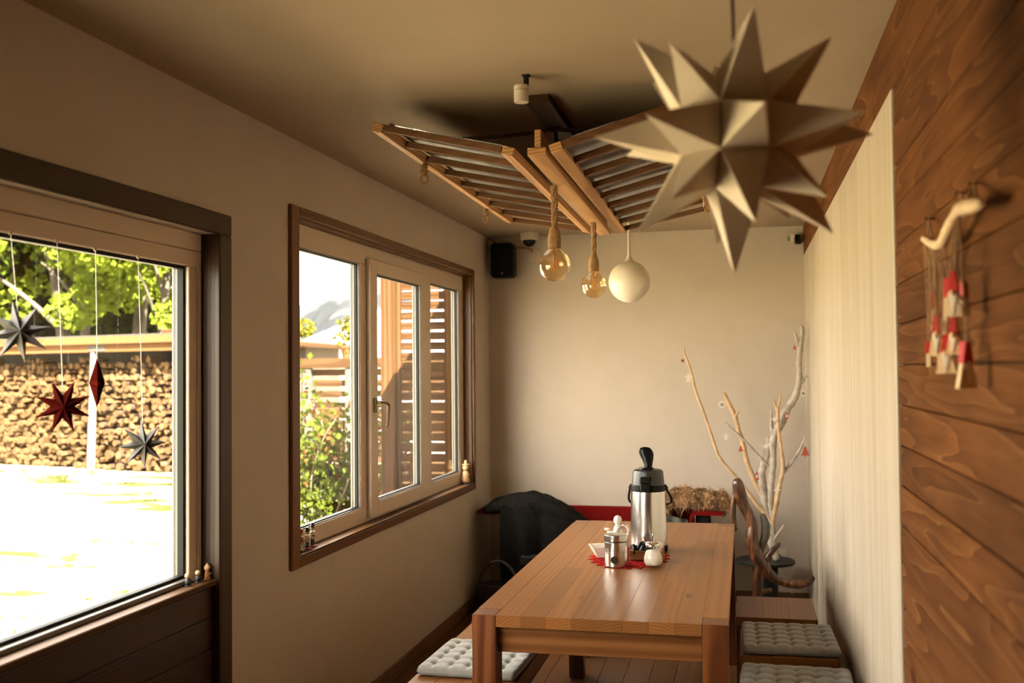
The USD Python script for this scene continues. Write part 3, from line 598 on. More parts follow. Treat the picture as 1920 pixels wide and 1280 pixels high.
# ------------------------------------------------------------------ dining table, bench, stools, cushions
PINE = wood('honey_pine', (.150, .055, .013), (.215, .088, .025), 'y', ring=30, stretch=.05, warp=.05, tone=.17, spread=.45, rough=.33, fibre=.4, coat=.0, spec=.16, knots=.08, mid=.55, gain=.4, bump=.05)
PINEZ = wood('shaded_pine_upright', (.070, .019, .005), (.150, .050, .014), 'z', ring=46, stretch=.05, warp=.03, tone=.12, spread=.45, rough=.35, fibre=.25, mid=.5, gain=.3)  # darker pine: the legs' lack of light is put into the colour
PINEX = wood('shaded_pine_rail', (.115, .040, .010), (.185, .075, .022), 'x', ring=24, stretch=.07, warp=.05, tone=.06, spread=.45, rough=.32, fibre=.25, mid=.5, gain=.35)  # apron pine, likewise darkened to stand in for shade
tx0, tx1, ty0, ty1, TZ = -.952, -.0655, 3.533, 5.843, .75
tb = thing('dining_table', 'long solid pine dining table with square corner legs', 'table', ((tx0 + tx1) / 2, (ty0 + ty1) / 2, 0))
LW, LD = .087, .098
ed = np.r_[tx0, tx0 + LW, np.linspace(tx0 + LW, tx1 - LW, 9)[1:-1], tx1 - LW, tx1]
for k in range(len(ed) - 1):
    a, b = ed[k], ed[k + 1]; edge = k in (0, len(ed) - 2)
    ya_, yb_ = (ty0 + LD, ty1 - LD) if edge else (ty0, ty1)
    cuts = [ya_] + sorted(rng.uniform(ya_ + .5, yb_ - .5, 1 + k % 2)) + [yb_]
    for c, d in zip(cuts[:-1], cuts[1:]):
        part(tb, 'stave', box(a + .0002, b - .0002, c + .0002, d - .0002, TZ - .041, TZ, .0005), PINE)
for x in (tx0, tx1 - LW):
    for y in (ty0, ty1 - LD):
        part(tb, 'leg', box(x + .0005, x + LW - .0005, y + .0005, y + LD - .0005, 0, TZ - .0003, .0025), PINEZ)
for y in (ty0 + .032, ty1 - .032 - .022):
    part(tb, 'apron', box(tx0 + LW + .0005, tx1 - LW - .0005, y, y + .022, .615, TZ - .0415, .002), PINEX)
for x in (tx0 + .03, tx1 - .052):
    part(tb, 'side_rail', box(x, x + .022, ty0 + LD + .0005, ty1 - LD - .0005, .615, TZ - .0415, .002), PINE)
bn = thing('dining_bench', 'low pine bench along the window wall, beside the table', 'bench', (-1.04, 4.4, 0))
be = np.linspace(-1.242, -.842, 5)
for a, b in zip(be[:-1], be[1:]): part(bn, 'stave', box(a + .0002, b - .0002, 3.642, 5.42, .412, .45, .0015), PINE)
for x in (-1.242, -.842 - .075):
    for y in (3.642, 5.42 - .075): part(bn, 'leg', box(x, x + .075, y, y + .075, 0, .4115, .002), PINEZ)
for x in (-1.22, -.884): part(bn, 'side_rail', box(x, x + .02, 3.718, 5.344, .34, .4115, .002), PINE)
def stool(x0, x1, y0, y1, label):
    st = thing('pine_stool', label, 'stool', ((x0 + x1) / 2, (y0 + y1) / 2, 0))
    e = np.linspace(x0, x1, 4)
    for a, b in zip(e[:-1], e[1:]): part(st, 'stave', box(a + .0002, b - .0002, y0, y1, .412, .45, .0015), PINE)
    w = .062
    for x in (x0, x1 - w):
        for y in (y0, y1 - w): part(st, 'leg', box(x, x + w, y, y + w, 0, .4115, .002), PINEZ)
    for y in (y0 + .012, y1 - .032): part(st, 'apron', box(x0 + w + .0004, x1 - w - .0004, y, y + .02, .33, .4115, .002), PINEX)
    for x in (x0 + .012, x1 - .032): part(st, 'side_rail', box(x, x + .02, y0 + w + .0004, y1 - w - .0004, .33, .4115, .002), PINE)
stool(-.056, .312, 4.945, 5.40, 'pine stool with bare top, next to the driftwood in the corner')
stool(-.035, .350, 4.29, 4.715, 'pine stool under the grey cushion, behind the foremost stool')
stool(-.035, .350, 3.62, 4.05, 'foremost pine stool at the table, mostly hidden by its cushion')
CUSH = plain('grey_cotton', (.225, .215, .185), .95, var=.08, scale=40, bump=.5, bscale=500, sheen_weight=.3)
def cushion(cx, cy, wx, wy, z, rot, label, nx=6, ny=6, t=.042):
    n = 84; u = np.linspace(-1, 1, n); Ug, Vg = np.meshgrid(u, u, indexing='ij')
    edge = np.clip(1 - np.maximum(abs(Ug), abs(Vg)) ** 14, 0, 1) ** .5 * np.clip(1 - (np.hypot(np.maximum(abs(Ug) - .86, 0), np.maximum(abs(Vg) - .86, 0)) / .14) ** 2, 0, 1) ** .4
    du = ((Ug + 1) / 2 * nx) % 1 - .5; dv = ((Vg + 1) / 2 * ny) % 1 - .5
    # tufts sit at the cell corners inside the edge
    fu, fv = (Ug + 1) / 2 * nx, (Vg + 1) / 2 * ny
    near = np.hypot(fu - np.clip(np.round(fu), 1, nx - 1), (fv - np.clip(np.round(fv), 1, ny - 1)))
    dim = np.exp(-(near / .20) ** 2) * .62 + .22 * np.exp(-(np.minimum(abs(fu - np.round(fu)), abs(fv - np.round(fv))) / .13) ** 2) * (near < .75)
    wob = 1 + .14 * (meshkit.fbm(np.stack([fu * .9, fv * .9, np.full_like(fu, z * 9 + cx)], -1), 2, 5) - .5)
    top = t * (.40 + .60 * edge * wob - np.clip(dim, 0, .7) * edge * .62); bot = t * .40 * (1 - edge)
    ins = 1 - .05 * (1 - edge)
    c, s_ = math.cos(rot), math.sin(rot); X = Ug * wx / 2 * ins; Y = Vg * wy / 2 * ins
    P = lambda Z: np.stack([cx + c * X - s_ * Y, cy + s_ * X + c * Y, z + Z], -1).reshape(-1, 3)
    i = (np.arange(n - 1)[:, None] * n + np.arange(n - 1)).ravel(); F = np.vstack([np.stack([i, i + n, i + n + 1], 1), np.stack([i, i + n + 1, i + 1], 1)])
    rim = np.r_[np.arange(n) * n, (n - 1) * n + np.arange(1, n), np.arange(n - 2, -1, -1) * n + n - 1, np.arange(n - 2, 0, -1)]
    r2 = np.roll(rim, -1); m = n * n
    S = np.vstack([np.stack([rim, r2 + m, r2], 1), np.stack([rim, rim + m, r2 + m], 1)])
    return single('seat_cushion', trimesh.Trimesh(np.vstack([P(top), P(bot)]), np.vstack([F, F[:, ::-1] + m, S[:, ::-1]]), process=False), CUSH, label, 'cushion', 'tufted grey seat cushions', smooth=True)
cushion(-1.035, 3.975, .41, .46, .4505, -.03, 'grey tufted cushion lying on the low bench by the window wall', 6, 6)
cushion(.165, 4.505, .405, .44, .4505, .02, 'grey tufted cushion on the middle stool, in front of the bare stool')
cushion(.165, 3.845, .42, .44, .4505, -.03, 'grey tufted cushion on the foremost stool, cut by the bottom of the picture')

# ------------------------------------------------------------------ on the table
RED = plain('red_felt', (.25, .008, .006), .95, var=.2, scale=60, bump=.4, bscale=300, specular_ior_level=.04)
cx, cy = -.525, 4.715
def starpoly(rx, ry, n, inner):
    th = np.arange(2 * n) / (2 * n) * 2 * np.pi; r = np.where(np.arange(2 * n) % 2 == 0, 1.0, inner)
    return Polygon(np.stack([rx * r * np.cos(th), ry * r * np.sin(th)], 1))
mat_ = starpoly(.185, .285, 22, .84)
holes = [Point(.185 * f * math.cos(a), .285 * f * math.sin(a)).buffer(rr, 5) for f, n_, rr in ((.72, 20, .011), (.52, 14, .013), (.32, 9, .013)) for a in np.arange(n_) / n_ * 2 * np.pi]
holes += [Polygon([(.185 * .80 * math.cos(a + d), .285 * .80 * math.sin(a + d)) for d in (-.045, .045)] + [(.185 * .88 * math.cos(a), .285 * .88 * math.sin(a))]) for a in np.arange(22) / 22 * 2 * np.pi]
single('table_mat', extrude(mat_.difference(unary_union(holes)), .0028, (cx, cy, TZ + .0002)), RED, 'red felt snowflake mat with cut-out pattern under the coffee things', 'table mat', smooth=False)
STEEL = plain('brushed_steel', (.60, .57, .53), .2, 1.0, var=.0)
CHROME = plain('polished_chrome', (.70, .68, .65), .08, 1.0, var=.0)
BLACK = plain('black_plastic', (.007, .007, .0065), .38, var=.1)
GLOSSB = plain('glossy_black', (.008, .008, .008), .08, var=.1)
fz = TZ + .0032
tc = np.array([-.455, 4.93, fz]); th_ = thing('pump_thermos', 'tall steel pump thermos with black head and raised lever', 'thermos', tc)
part(th_, 'foot', lathe([(0, 0), (.088, 0), (.090, .004), (.090, .022), (.0875, .026), (0, .026)], tc, 48), BLACK)
part(th_, 'body', lathe([(0, .0262), (.0865, .0262), (.087, .03), (.0845, .15), (.0815, .245), (.080, .278), (0, .278)], tc, 64), STEEL, 50)
part(th_, 'collar', lathe([(0, .2782), (.0805, .2782), (.082, .281), (.0815, .305), (.079, .308), (0, .308)], tc, 56), BLACK)
part(th_, 'head', lathe([(0, .3082), (.0765, .3082), (.0765, .312), (.0725, .366), (.069, .374), (.060, .379), (0, .381)], tc, 56), plain('dark_grey_plastic', (.024, .0235, .020), .4, var=.05))
sp_ = cat(obox(tc + [-.005, -.072, .335], np.eye(3), (.026, .028, .016), .006), obox(tc + [-.005, -.078, .302], np.eye(3), (.024, .022, .022), .006))
part(th_, 'spout', sp_, BLACK); part(th_, 'lock_ring', lathe([(0, .3795), (.036, .381), (.034, .389), (0, .390)], tc + [-.006, -.01, 0], 32), GLOSSB)
lv = []
P = catmull([tc + [-.001, .0, .384], tc + [.001, .004, .41], tc + [-.006, .012, .445], tc + [-.013, .016, .472]], 16)
pr_ = np.interp(np.linspace(0, 1, 16), [0, .25, .7, .9, 1], [.019, .020, .033, .034, .028])
lever = limbs([[(*p, .012) for p in P]], .01, 2); 
hull = manifold3d.Manifold.batch_boolean([manifold3d.Manifold.batch_hull([manifold3d.Manifold.sphere(1, 12).scale((ra, .011, .012)).translate(tuple(map(float, q))) for q, ra in ((P[i], pr_[i]), (P[i + 1], pr_[i + 1]))]) for i in range(15)], manifold3d.OpType.Add)
mm = hull.to_mesh(); part(th_, 'lever', trimesh.Trimesh(mm.vert_properties[:, :3], mm.tri_verts), GLOSSB)
for sx in (-1, 1): part(th_, 'pivot', box(tc[0] + sx * .081 - .007, tc[0] + sx * .081 + .007, tc[1] - .009, tc[1] + .009, tc[2] + .281, tc[2] + .308, .003), BLACK)
arc = [tc + [.088, 0, .295], tc + [.094, -.03, .262], tc + [.099, -.058, .228], tc + [.085, -.082, .205], tc + [.0, -.0985, .195], tc + [-.085, -.082, .205], tc + [-.099, -.058, .228], tc + [-.094, -.03, .262], tc + [-.088, 0, .295]]
arc = [tc + [.088, .0, .295], tc + [.096, .045, .258], tc + [.105, .075, .225], tc + [.085, .098, .205], tc + [.0, .115, .195], tc + [-.085, .098, .205], tc + [-.100, .07, .228], tc + [-.094, .04, .262], tc + [-.088, .0, .295]]
part(th_, 'carry_handle', tube(catmull(arc, 48), .0055, 8), BLACK)
# canister
cc = np.array([-.557, 4.505, TZ + .0034]); cn = thing('steel_canister', 'small round brushed steel canister with lid and porthole', 'canister', cc)
part(cn, 'body', lathe([(0, 0), (.050, 0), (.052, .002), (.052, .104), (.0505, .1055), (0, .1055)], cc, 56), STEEL, 50)
part(cn, 'seal', lathe([(0, .1056), (.0505, .1056), (.0505, .1085), (0, .1085)], cc, 48), BLACK)
part(cn, 'lid', lathe([(0, .1086), (.0525, .1086), (.0535, .110), (.0535, .133), (.052, .1355), (.046, .137), (0, .1375)], cc, 56), STEEL, 50)
va = math.atan2(-cc[1], -cc[0]) - .17                                        # towards the viewer
dv = np.array([math.cos(va), math.sin(va), 0]); hv = np.array([-dv[1], dv[0], 0])
disc = lambda r0, r1, t, k: turned(lathe([(0, 0), (r0, 0), (r1, t), (0, t)], n=k), cc + dv * .0508 + [0, 0, .032], dv)
part(cn, 'porthole', disc(.0165, .0162, .0022, 28), plain('dark_window', (.03, .022, .014), .12)); 
tm = meshkit.text_mesh('COOKIES', .0155, .0012); tm.apply_translation([-tm.bounds[:, 0].mean(), 0, 0]); v = np.asarray(tm.vertices); an = v[:, 0] / .052
vw = math.atan2(-cc[1], -cc[0]) + .02
tv = cc + np.stack([np.cos(vw + an) * (.0518 + v[:, 2]), np.sin(vw + an) * (.0518 + v[:, 2]), .062 + v[:, 1]], 1)
part(cn, 'embossed_letters', trimesh.Trimesh(tv, tm.faces, process=False), STEEL, False)
# sugar pourer
sc_ = np.array([-.400, 4.52, TZ + .0034]); sg = thing('sugar_pourer', 'ribbed glass sugar pourer with chrome screw lid and spout', 'sugar dispenser', sc_)
gl = [(0, .001), (.026, 0), (.036, .006), (.0415, .022), (.040, .040), (.034, .058), (.029, .072), (.0285, .082), (.030, .086)]
part(sg, 'glass', lathe(gl, sc_, 72, 24, .03), clear('pourer_glass', (.97, .96, .93), 1.2), True)
part(sg, 'sugar', lathe([(0, .004), (.024, .004), (.033, .009), (.0385, .022), (.037, .040), (.0315, .057), (.027, .066), (0, .069)], sc_, 48, 24, .02), plain('white_sugar', (.78, .72, .62), .9, var=.04, scale=200), True, label='white sugar inside the pourer')
part(sg, 'lid', lathe([(0, .0862), (.0305, .0862), (.0325, .088), (.0325, .095), (.030, .099), (.018, .103), (.009, .104), (0, .104)], sc_, 40), CHROME)
part(sg, 'spout', tube([sc_ + [0, 0, .103], sc_ + [.001, 0, .125], sc_ + [.003, .0, .138]], [.0075, .0068, .0062], 14), CHROME)
part(sg, 'dosing_tube', tube([sc_ + [0, 0, .086], sc_ + [.002, 0, .060]], .006, 10), CHROME)
part(sg, 'flap', turned(lathe([(0, 0), (.010, 0), (.011, .002), (.009, .006), (0, .007)], n=20), sc_ + [-.022, -.006, .098], [-.3, 0, 1]), CHROME)
# wooden condiment box with its contents
b0 = np.array([-.438, 4.665, fz]); bw = thing('condiment_box', 'small open wooden box holding sachets in front of the thermos', 'box', b0)
BOXW = wood('condiment_box_wood', (.16, .065, .02), (.26, .12, .042), 'x', ring=60, tone=.05)
hx_, hy_, hh = .074, .042, .046
part(bw, 'bottom', box(b0[0] - hx_, b0[0] + hx_, b0[1] - hy_, b0[1] + hy_, fz, fz + .006, .001), BOXW)
for a in (-1, 1):
    part(bw, 'side', box(b0[0] - hx_, b0[0] + hx_, b0[1] + a * hy_ - .004, b0[1] + a * hy_ + .004, fz + .0062, fz + hh, .0012), BOXW)
    part(bw, 'end', box(b0[0] + a * (hx_ - .004) - .004, b0[0] + a * (hx_ - .004) + .004, b0[1] - hy_ + .0045, b0[1] + hy_ - .0045, fz + .0062, fz + hh + (.012 if a > 0 else 0), .0012), BOXW)
for k, (dx, dy, rz) in enumerate(((-.045, -.012, .4), (-.018, -.016, -.5), (.006, -.012, .2), (-.030, .014, 1.1), (.0, .016, -.9))):
    c0 = b0 + [dx, dy - .004, .044 + .006 * (k % 2)]; th = np.linspace(0, 1, 9); Rr = Rotation.from_euler('xyz', [.5 * (k - 2), .3, rz]).as_matrix()
    m = ball((0, 0, 0), 1, 3); v = np.asarray(m.vertices); v = np.sign(v) * np.abs(v) ** .7; v = v * [.026, .013, .030] * (1 + .12 * np.sin(v[:, :1] * 7 + k))
    single('sachet', trimesh.Trimesh(v @ Rr.T + c0, m.faces), GLOSSB, 'glossy black wrapped sachet in the wooden condiment box', 'sachet', 'black sachets in the condiment box', smooth=True)
single('stir_stick', beam(b0 + [.012, -.026, .008], b0 + [-.012, -.010, .105], .010, .006), PINEX, 'brown wooden stick leaning out of the condiment box', 'stick')
single('paper_sachet', cat(obox(b0 + [.052, -.012, .050], Rotation.from_euler('xyz', [.15, .25, .3]).as_matrix().T, (.016, .004, .034), .002)), plain('white_paper', (.70, .62, .52), .8), 'pale paper sachet standing in the condiment box', 'sachet')
# angel
CERAM = plain('white_glazed_ceramic', (.70, .64, .56), .25, var=.02)
ac = np.array([-.585, 4.79, TZ + .0036]); an_ = thing('angel_figurine', 'white ceramic angel figurine with silver wings holding a flower', 'figurine', ac)
part(an_, 'gown', lathe([(0, 0), (.034, 0), (.036, .004), (.030, .05), (.023, .095), (.019, .118), (.013, .130), (.008, .138), (0, .140)], ac, 40), CERAM, True)
part(an_, 'head', ball(ac + [0, 0, .156], .019, 3, (1, 1, 1.12)), CERAM, True)
for s_ in (-1, 1): part(an_, 'arm', tube(catmull([ac + [.004, -s_ * .016, .122], ac + [-.016, -s_ * .020, .098], ac + [-.044, -s_ * .004, .100]], 12), np.linspace(.009, .006, 12), 10), CERAM, True)
part(an_, 'flower', cat([ball(ac + [-.050 + .007 * math.cos(a), .007 * math.sin(a), .112], .006, 1) for a in np.arange(6)] + [tube([ac + [-.046, 0, .092], ac + [-.049, 0, .110]], .003, 6)]), CERAM, True)
for s_ in (-1, 1):
    w = catmull([ac + [.016, s_ * .006, .112], ac + [.030, s_ * .020, .135], ac + [.044, s_ * .026, .122], ac + [.040, s_ * .018, .075], ac + [.030, s_ * .012, .050], ac + [.022, s_ * .006, .085]], 40)
    part(an_, 'wing', tube(w, .0032, 8, closed=True), CHROME, True, label='silver wire wing')
# square dish
dc = np.array([-.645, 4.715, fz]); M_ = []
hs0, hs1, hz = .030, .058, .050
o_ = [(-1, -1), (1, -1), (1, 1), (-1, 1)]
rings = [[(a * hs0, b * hs0, 0) for a, b in o_], [(a * hs1, b * hs1, hz) for a, b in o_], [(a * (hs1 - .005), b * (hs1 - .005), hz) for a, b in o_], [(a * (hs0 - .001), b * (hs0 - .001), .006) for a, b in o_]]
V = np.array(sum(rings, [])) ; F = []
for k in range(3):
    for j in range(4): a, b = k * 4 + j, k * 4 + (j + 1) % 4; F += [(a, b, b + 4), (a, b + 4, a + 4)]
F += [(0, 2, 1), (0, 3, 2), (12, 13, 14), (12, 14, 15)]
V[:, 2] *= 1; ca, sa = math.cos(.35), math.sin(.35); V = V @ np.array([[ca, sa, 0], [-sa, ca, 0], [0, 0, 1]]) + dc
single('square_dish', trimesh.Trimesh(V, F, process=False), CERAM, 'small white square porcelain dish behind the steel canister', 'dish', smooth=False)

# ------------------------------------------------------------------ ceiling frame lamp, bulbs, globe, star
CRATE = wood('pale_planed_spruce', (.30, .145, .052), (.44, .24, .095), 'y', ring=26, tone=.08, rough=.6, knots=.05)
CRATEX = wood('crate_slat', (.085, .034, .010), (.135, .060, .020), 'x', ring=14, tone=.15, rough=.75, fibre=.6, gain=.4)
ROPE = plain('jute_rope', (.30, .175, .075), .95, var=.25, scale=150, bump=.6, bscale=400)
SHEET = usdkit.material(stage, '/World/Looks/rippled_zinc', {
    'g': ('geometry', {}), 'w': ('wave_texture', {'bands_direction': 'y', 'scale': 26.0, 'distortion': .4}), 'n': ('noise_texture', {'scale': 7.0, 'detail': 3.0}),
    'r': ('rgb_ramp', {'ramp': [(.35, (.40, .40, .40)), (.65, (.52, .52, .51))]}), 'b': ('bump', {'strength': .35, 'distance': .002}), 'p': ('principled_bsdf', {'metallic': 1.0, 'roughness': .26})},
    [('g.position', 'w.vector'), ('g.position', 'n.vector'), ('n.fac', 'r.fac'), ('r.color', 'p.base_color'), ('w.fac', 'b.height'), ('b.normal', 'p.normal')], surface='p.BSDF')
lp = thing('ceiling_frame', 'hanging V-shaped slatted wooden frame with metal sheets and rope loops', 'hanging frame', (-.70, 4.45, 2.32))
Y0, Y1 = 3.385, 5.47
part(lp, 'center_board', beam((-.672, Y0, 2.345), (-.722, Y1 + .03, 2.345), .064, .028), CRATE)
part(lp, 'upright_board', beam((-.668, Y0, 2.39), (-.718, Y1 + .03, 2.39), .022, .06), CRATE)
def wing(inn, inf, outn, outf, side):
    inn, inf, outn, outf = map(lambda q: np.array(q, float), (inn, inf, outn, outf))
    nrm = np.cross(inf - inn, outn - inn); nrm /= np.linalg.norm(nrm); nrm *= np.sign(nrm[2])
    part(lp, 'inner_rail', beam(inn, inf, .042, .030, nrm), CRATE)
    part(lp, 'outer_rail', beam(outn, outf, .040, .034, nrm), CRATE)
    for k in range(9):
        t = .004 + k / 8 * .992; a = inn + (inf - inn) * t; b = outn + (outf - outn) * t; d = (b - a) / np.linalg.norm(b - a)
        up_ = .002
        part(lp, 'slat', beam(a + d * .022 + nrm * up_, b - d * .021 + nrm * up_, .020, .024, nrm), CRATEX)
    n1, n2 = 60, 90; A, B = np.meshgrid(np.linspace(.03, .97, n1), np.linspace(.018, .985, n2), indexing='ij')
    P = (inn + (outn - inn) * A[..., None]) * (1 - B[..., None]) + (inf + (outf - inf) * A[..., None]) * B[..., None]
    rip = .012 * (meshkit.fbm(np.stack([A * 2.5, B * 14, np.full_like(A, side)], -1), 3, 8) - .5) + .0016 * np.sin(A * 150)
    P = P + nrm * (.024 + rip)[..., None]
    i = (np.arange(n1 - 1)[:, None] * n2 + np.arange(n2 - 1)).ravel(); F = np.vstack([np.stack([i, i + n2, i + n2 + 1], 1), np.stack([i, i + n2 + 1, i + 1], 1)])
    P2 = P + nrm * .002; m = n1 * n2
    part(lp, 'metal_sheet', trimesh.Trimesh(np.vstack([P.reshape(-1, 3), P2.reshape(-1, 3)]), np.vstack([F[:, ::-1], F + m]), process=False), SHEET, True, label='thin rippled metal sheet lying on the slats')
    return nrm
nl = wing((-.772, Y0, 2.352), (-.806, Y1 - .04, 2.352), (-1.262, 3.45, 2.478), (-1.226, 5.42, 2.423), 1)
nr = wing((-.603, Y0 - .02, 2.352), (-.630, Y1, 2.352), (-.15, 3.43, 2.50), (-.172, 5.40, 2.436), 2)
part(lp, 'mounting_board', beam((-.700, 3.54, 2.567), (-.716, 5.3, 2.567), .088, .026), DARKWOOD, label='dark board screwed to the ceiling')
hk = np.array([-.712, 3.96, 2.552])
for e in ((-1.03, 3.70, 2.475), (-.36, 3.75, 2.48), (-.69, 3.94, 2.415)):
    e = np.array(e); part(lp, 'suspension_rope', rope([hk, (hk + e) / 2 + [0, 0, -.006], e], .008), plain('dark_rope', (.10, .055, .025), .95) if 'dr' not in globals() else dr); dr = UsdShade.Material.Get(stage, '/World/Looks/dark_rope')
def knotloop(p, s=1.0):
    p = np.array(p); a = np.linspace(0, 2 * np.pi, 26)
    loop = p + np.stack([.020 * s * np.sin(a), .006 * np.cos(a * .5), -.105 * s - .026 * s * np.cos(a)], 1)
    b = np.linspace(0, 5 * 2 * np.pi, 70); coil = p + np.stack([.015 * s * np.cos(b) * (1 + .35 * np.sin(b * .37)), .015 * s * np.sin(b), -.012 - .068 * s * b / b[-1]], 1)
    return cat(rope(loop, .0075 * s, 80), rope(coil, .007 * s, 80), rope([p + [0, 0, .02], p + [0, 0, -.02]], .008 * s, 80))
for p in (px(795, 303, Y=3.95), px(911, 383, Y=5.0), px(1326, 363, Y=5.2)): part(lp, 'rope_loop', knotloop(p, .68), ROPE)
BULB = clear('amber_bulb_glass', (.97, .83, .62), 1.3, .06)
FIL = plain('bulb_filament', (.55, .30, .10), .4, .5)
def pendant(c, ztop, label):
    c = np.array(c); r = .0625; t = thing('bulb_pendant', label, 'pendant lamp', c)
    zs = c[2] + .146
    part(t, 'rope', rope([(c[0], c[1], ztop), (c[0] + .002, c[1], (ztop + zs) / 2), (c[0], c[1], zs - .01)], .0135, 22), ROPE)
    prof = [(0, zs + .012), (.012, zs + .006), (.018, zs - .006), (.0235, zs - .025), (.0245, zs - .05), (.0245, zs - .068), (.0255, zs - .070), (.0255, zs - .078), (.021, zs - .079), (0, zs - .079)]
    prof = prof[::-1]; zz_ = []
    for k in range(26):
        z = zs - .062 + .068 * k / 26; rr = np.interp(z, [zs - .079, zs - .05, zs - .025, zs - .006, zs + .006], [.0248, .0245, .0232, .0178, .012])
        a = np.linspace(0, 2 * np.pi, 25)[:-1]; zz_.append(tube(np.stack([c[0] + rr * np.cos(a), c[1] + rr * np.sin(a), np.full(24, z)], 1), .0016, 5, closed=True))
    sk = part(t, 'socket', lathe(prof, (c[0], c[1], 0), 32), ROPE, label='socket wound with jute')
    part(sk, 'winding', cat(zz_), ROPE)
    zn = zs - .079
    pr = [(.001, c[2] - r)] + [(r * math.sin(a), c[2] - r * math.cos(a)) for a in np.linspace(.12, 2.52, 26)] + [(.027, c[2] + .062), (.0215, zn - .004), (.0205, zn)]
    part(t, 'bulb', lathe(pr, (c[0], c[1], 0), 48), BULB, True)
    part(t, 'stem', lathe([(.003, c[2] - .012), (.004, c[2] + .01), (.006, c[2] + .03), (.010, zn - .008), (.0005, zn)], (c[0], c[1], 0), 14), clear('stem_glass', (.95, .85, .7)) if not stage.GetPrimAtPath('/World/Looks/stem_glass') else UsdShade.Material.Get(stage, '/World/Looks/stem_glass'), True)
    fl_ = [tube([c + [.016 * math.cos(a), .016 * math.sin(a), .028], c + [.013 * math.cos(a), .013 * math.sin(a), -.022]], .0011, 5) for a in np.arange(6) * math.pi / 3]
    fl_ += [tube([c + [.016 * math.cos(a), .016 * math.sin(a), .028], c + [.004, 0, .034]], .0006, 4) for a in np.arange(6) * math.pi / 3]
    part(t, 'filament', cat(fl_), FIL)
pendant((-.717, 3.95, 2.016), 2.331, 'amber globe bulb on thick rope, the nearer and larger-looking of the two')
pendant((-.7125, 5.0, 2.020), 2.331, 'amber globe bulb on thick rope, the farther one beside the white globe lamp')
gc = np.array([-.68, 6.3, 2.145]); gb = thing('globe_lamp', 'white opal glass globe lamp hanging on a slim stem', 'pendant lamp', gc)
OPAL = plain('opal_glass', (.66, .60, .50), .3, var=.0, subsurface_weight=.3)
part(gb, 'globe', ball(gc, .127, 4), OPAL, True)
part(gb, 'stem', lathe([(.040, .119), (.030, .128), (.018, .142), (.010, .165), (.008, .19), (.0065, .30), (.0065, .41), (.045, .418), (.048, .435), (0, .4355)], gc, 28), plain('white_lacquer', (.58, .52, .43), .4))
# ------------------------------------------------------------------ big paper star
PAPER = usdkit.material(stage, '/World/Looks/white_star_paper', {
    'd': ('diffuse_bsdf', {'color': (.64, .54, .41)}), 't': ('translucent_bsdf', {'color': (.64, .50, .34)}), 'm': ('mix_closure', {'fac': .10})},
    [('d.BSDF', 'm.closure1'), ('t.BSDF', 'm.closure2')], surface='m.closure')
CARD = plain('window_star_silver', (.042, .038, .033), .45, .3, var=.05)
THREAD = plain('white_thread', (.62, .58, .52), .8)
sc0 = px(1375.6, 255, Y=1.7); sc0 = EYE + (sc0 - EYE) / ((sc0 - EYE) @ fw) * 1.72
RS = Rotation.from_rotvec([.2391, -2.3328, 2.2900]).as_matrix()
st = thing('paper_star', 'large white many-pointed paper star hanging from the ceiling', 'star lamp', sc0)
ae = .076; q1 = ae / 2; q2 = ae / 2 * (1 + math.sqrt(2)); RV = []
for i in range(3):
    for a in (-1, 1):
        for b in (-1, 1):
            for c in (-1, 1):
                v = [a * q1, b * q1, c * q1]; v[i] = (a, b, c)[i] * q2; RV.append(v)
RV = np.array(RV)
dirs = []
for i in range(3):
    for s_ in (-1, 1): v = [0, 0, 0]; v[i] = s_; dirs.append((v, 1))
for i in range(3):
    for j in range(i + 1, 3):
        for a in (-1, 1):
            for b in (-1, 1): v = [0, 0, 0]; v[i] = a; v[j] = b; dirs.append((v, 1))
for a in (-1, 1):
    for b in (-1, 1):
        for c in (-1, 1): dirs.append(([a, b, c], 0))
for k, (v, sq) in enumerate(dirs):
    v = np.array(v, float); v /= np.linalg.norm(v); pr = RV @ v; B = RV[pr > pr.max() - 1e-6]
    e1 = B[0] - v * (B[0] @ v); e1 /= np.linalg.norm(e1); e2 = np.cross(v, e1); an = np.arctan2(B @ e2, B @ e1); B = B[np.argsort(an)]
    n = len(B); 
    if k == 2:                                                                # the lamp cord comes in here: a plain lid
        V = np.vstack([B * 1.0, B.mean(0)]); F = [(i, (i + 1) % n, n) for i in range(n)]
        part(st, 'lid', trimesh.Trimesh(V @ RS.T + sc0, F, process=False), PAPER, False)
        cordp = B.mean(0) @ RS.T + sc0; continue
    tip = v * (.2337 if sq else .2119); inn = B * .985; itip = tip * .97
    V = np.vstack([B, tip, inn, itip]); F = [(i, (i + 1) % n, n) for i in range(n)] + [(n + 1 + (i + 1) % n, n + 1 + i, 2 * n + 1) for i in range(n)]
    part(st, 'spike', trimesh.Trimesh(V @ RS.T + sc0, F, process=False), PAPER, False)
CORD = plain('brown_textile_cord', (.10, .055, .03), .8)
part(st, 'cord', tube(catmull([cordp - [0, 0, .01], cordp + [.001, .0, .1], (cordp[0] - .012, cordp[1], H - .02)], 16), .0032, 8), CORD)
part(st, 'cord_clip', lathe([(0, -.002), (.016, 0), (.016, .02), (.008, .03), (.004, .045), (0, .046)], cordp, 16), PAPER)
part(st, 'ceiling_hook', lathe([(0, H - .03), (.02, H - .022), (.026, H - .001), (0, H - .0005)], (cordp[0] - .012, cordp[1], 0), 20), PVC)

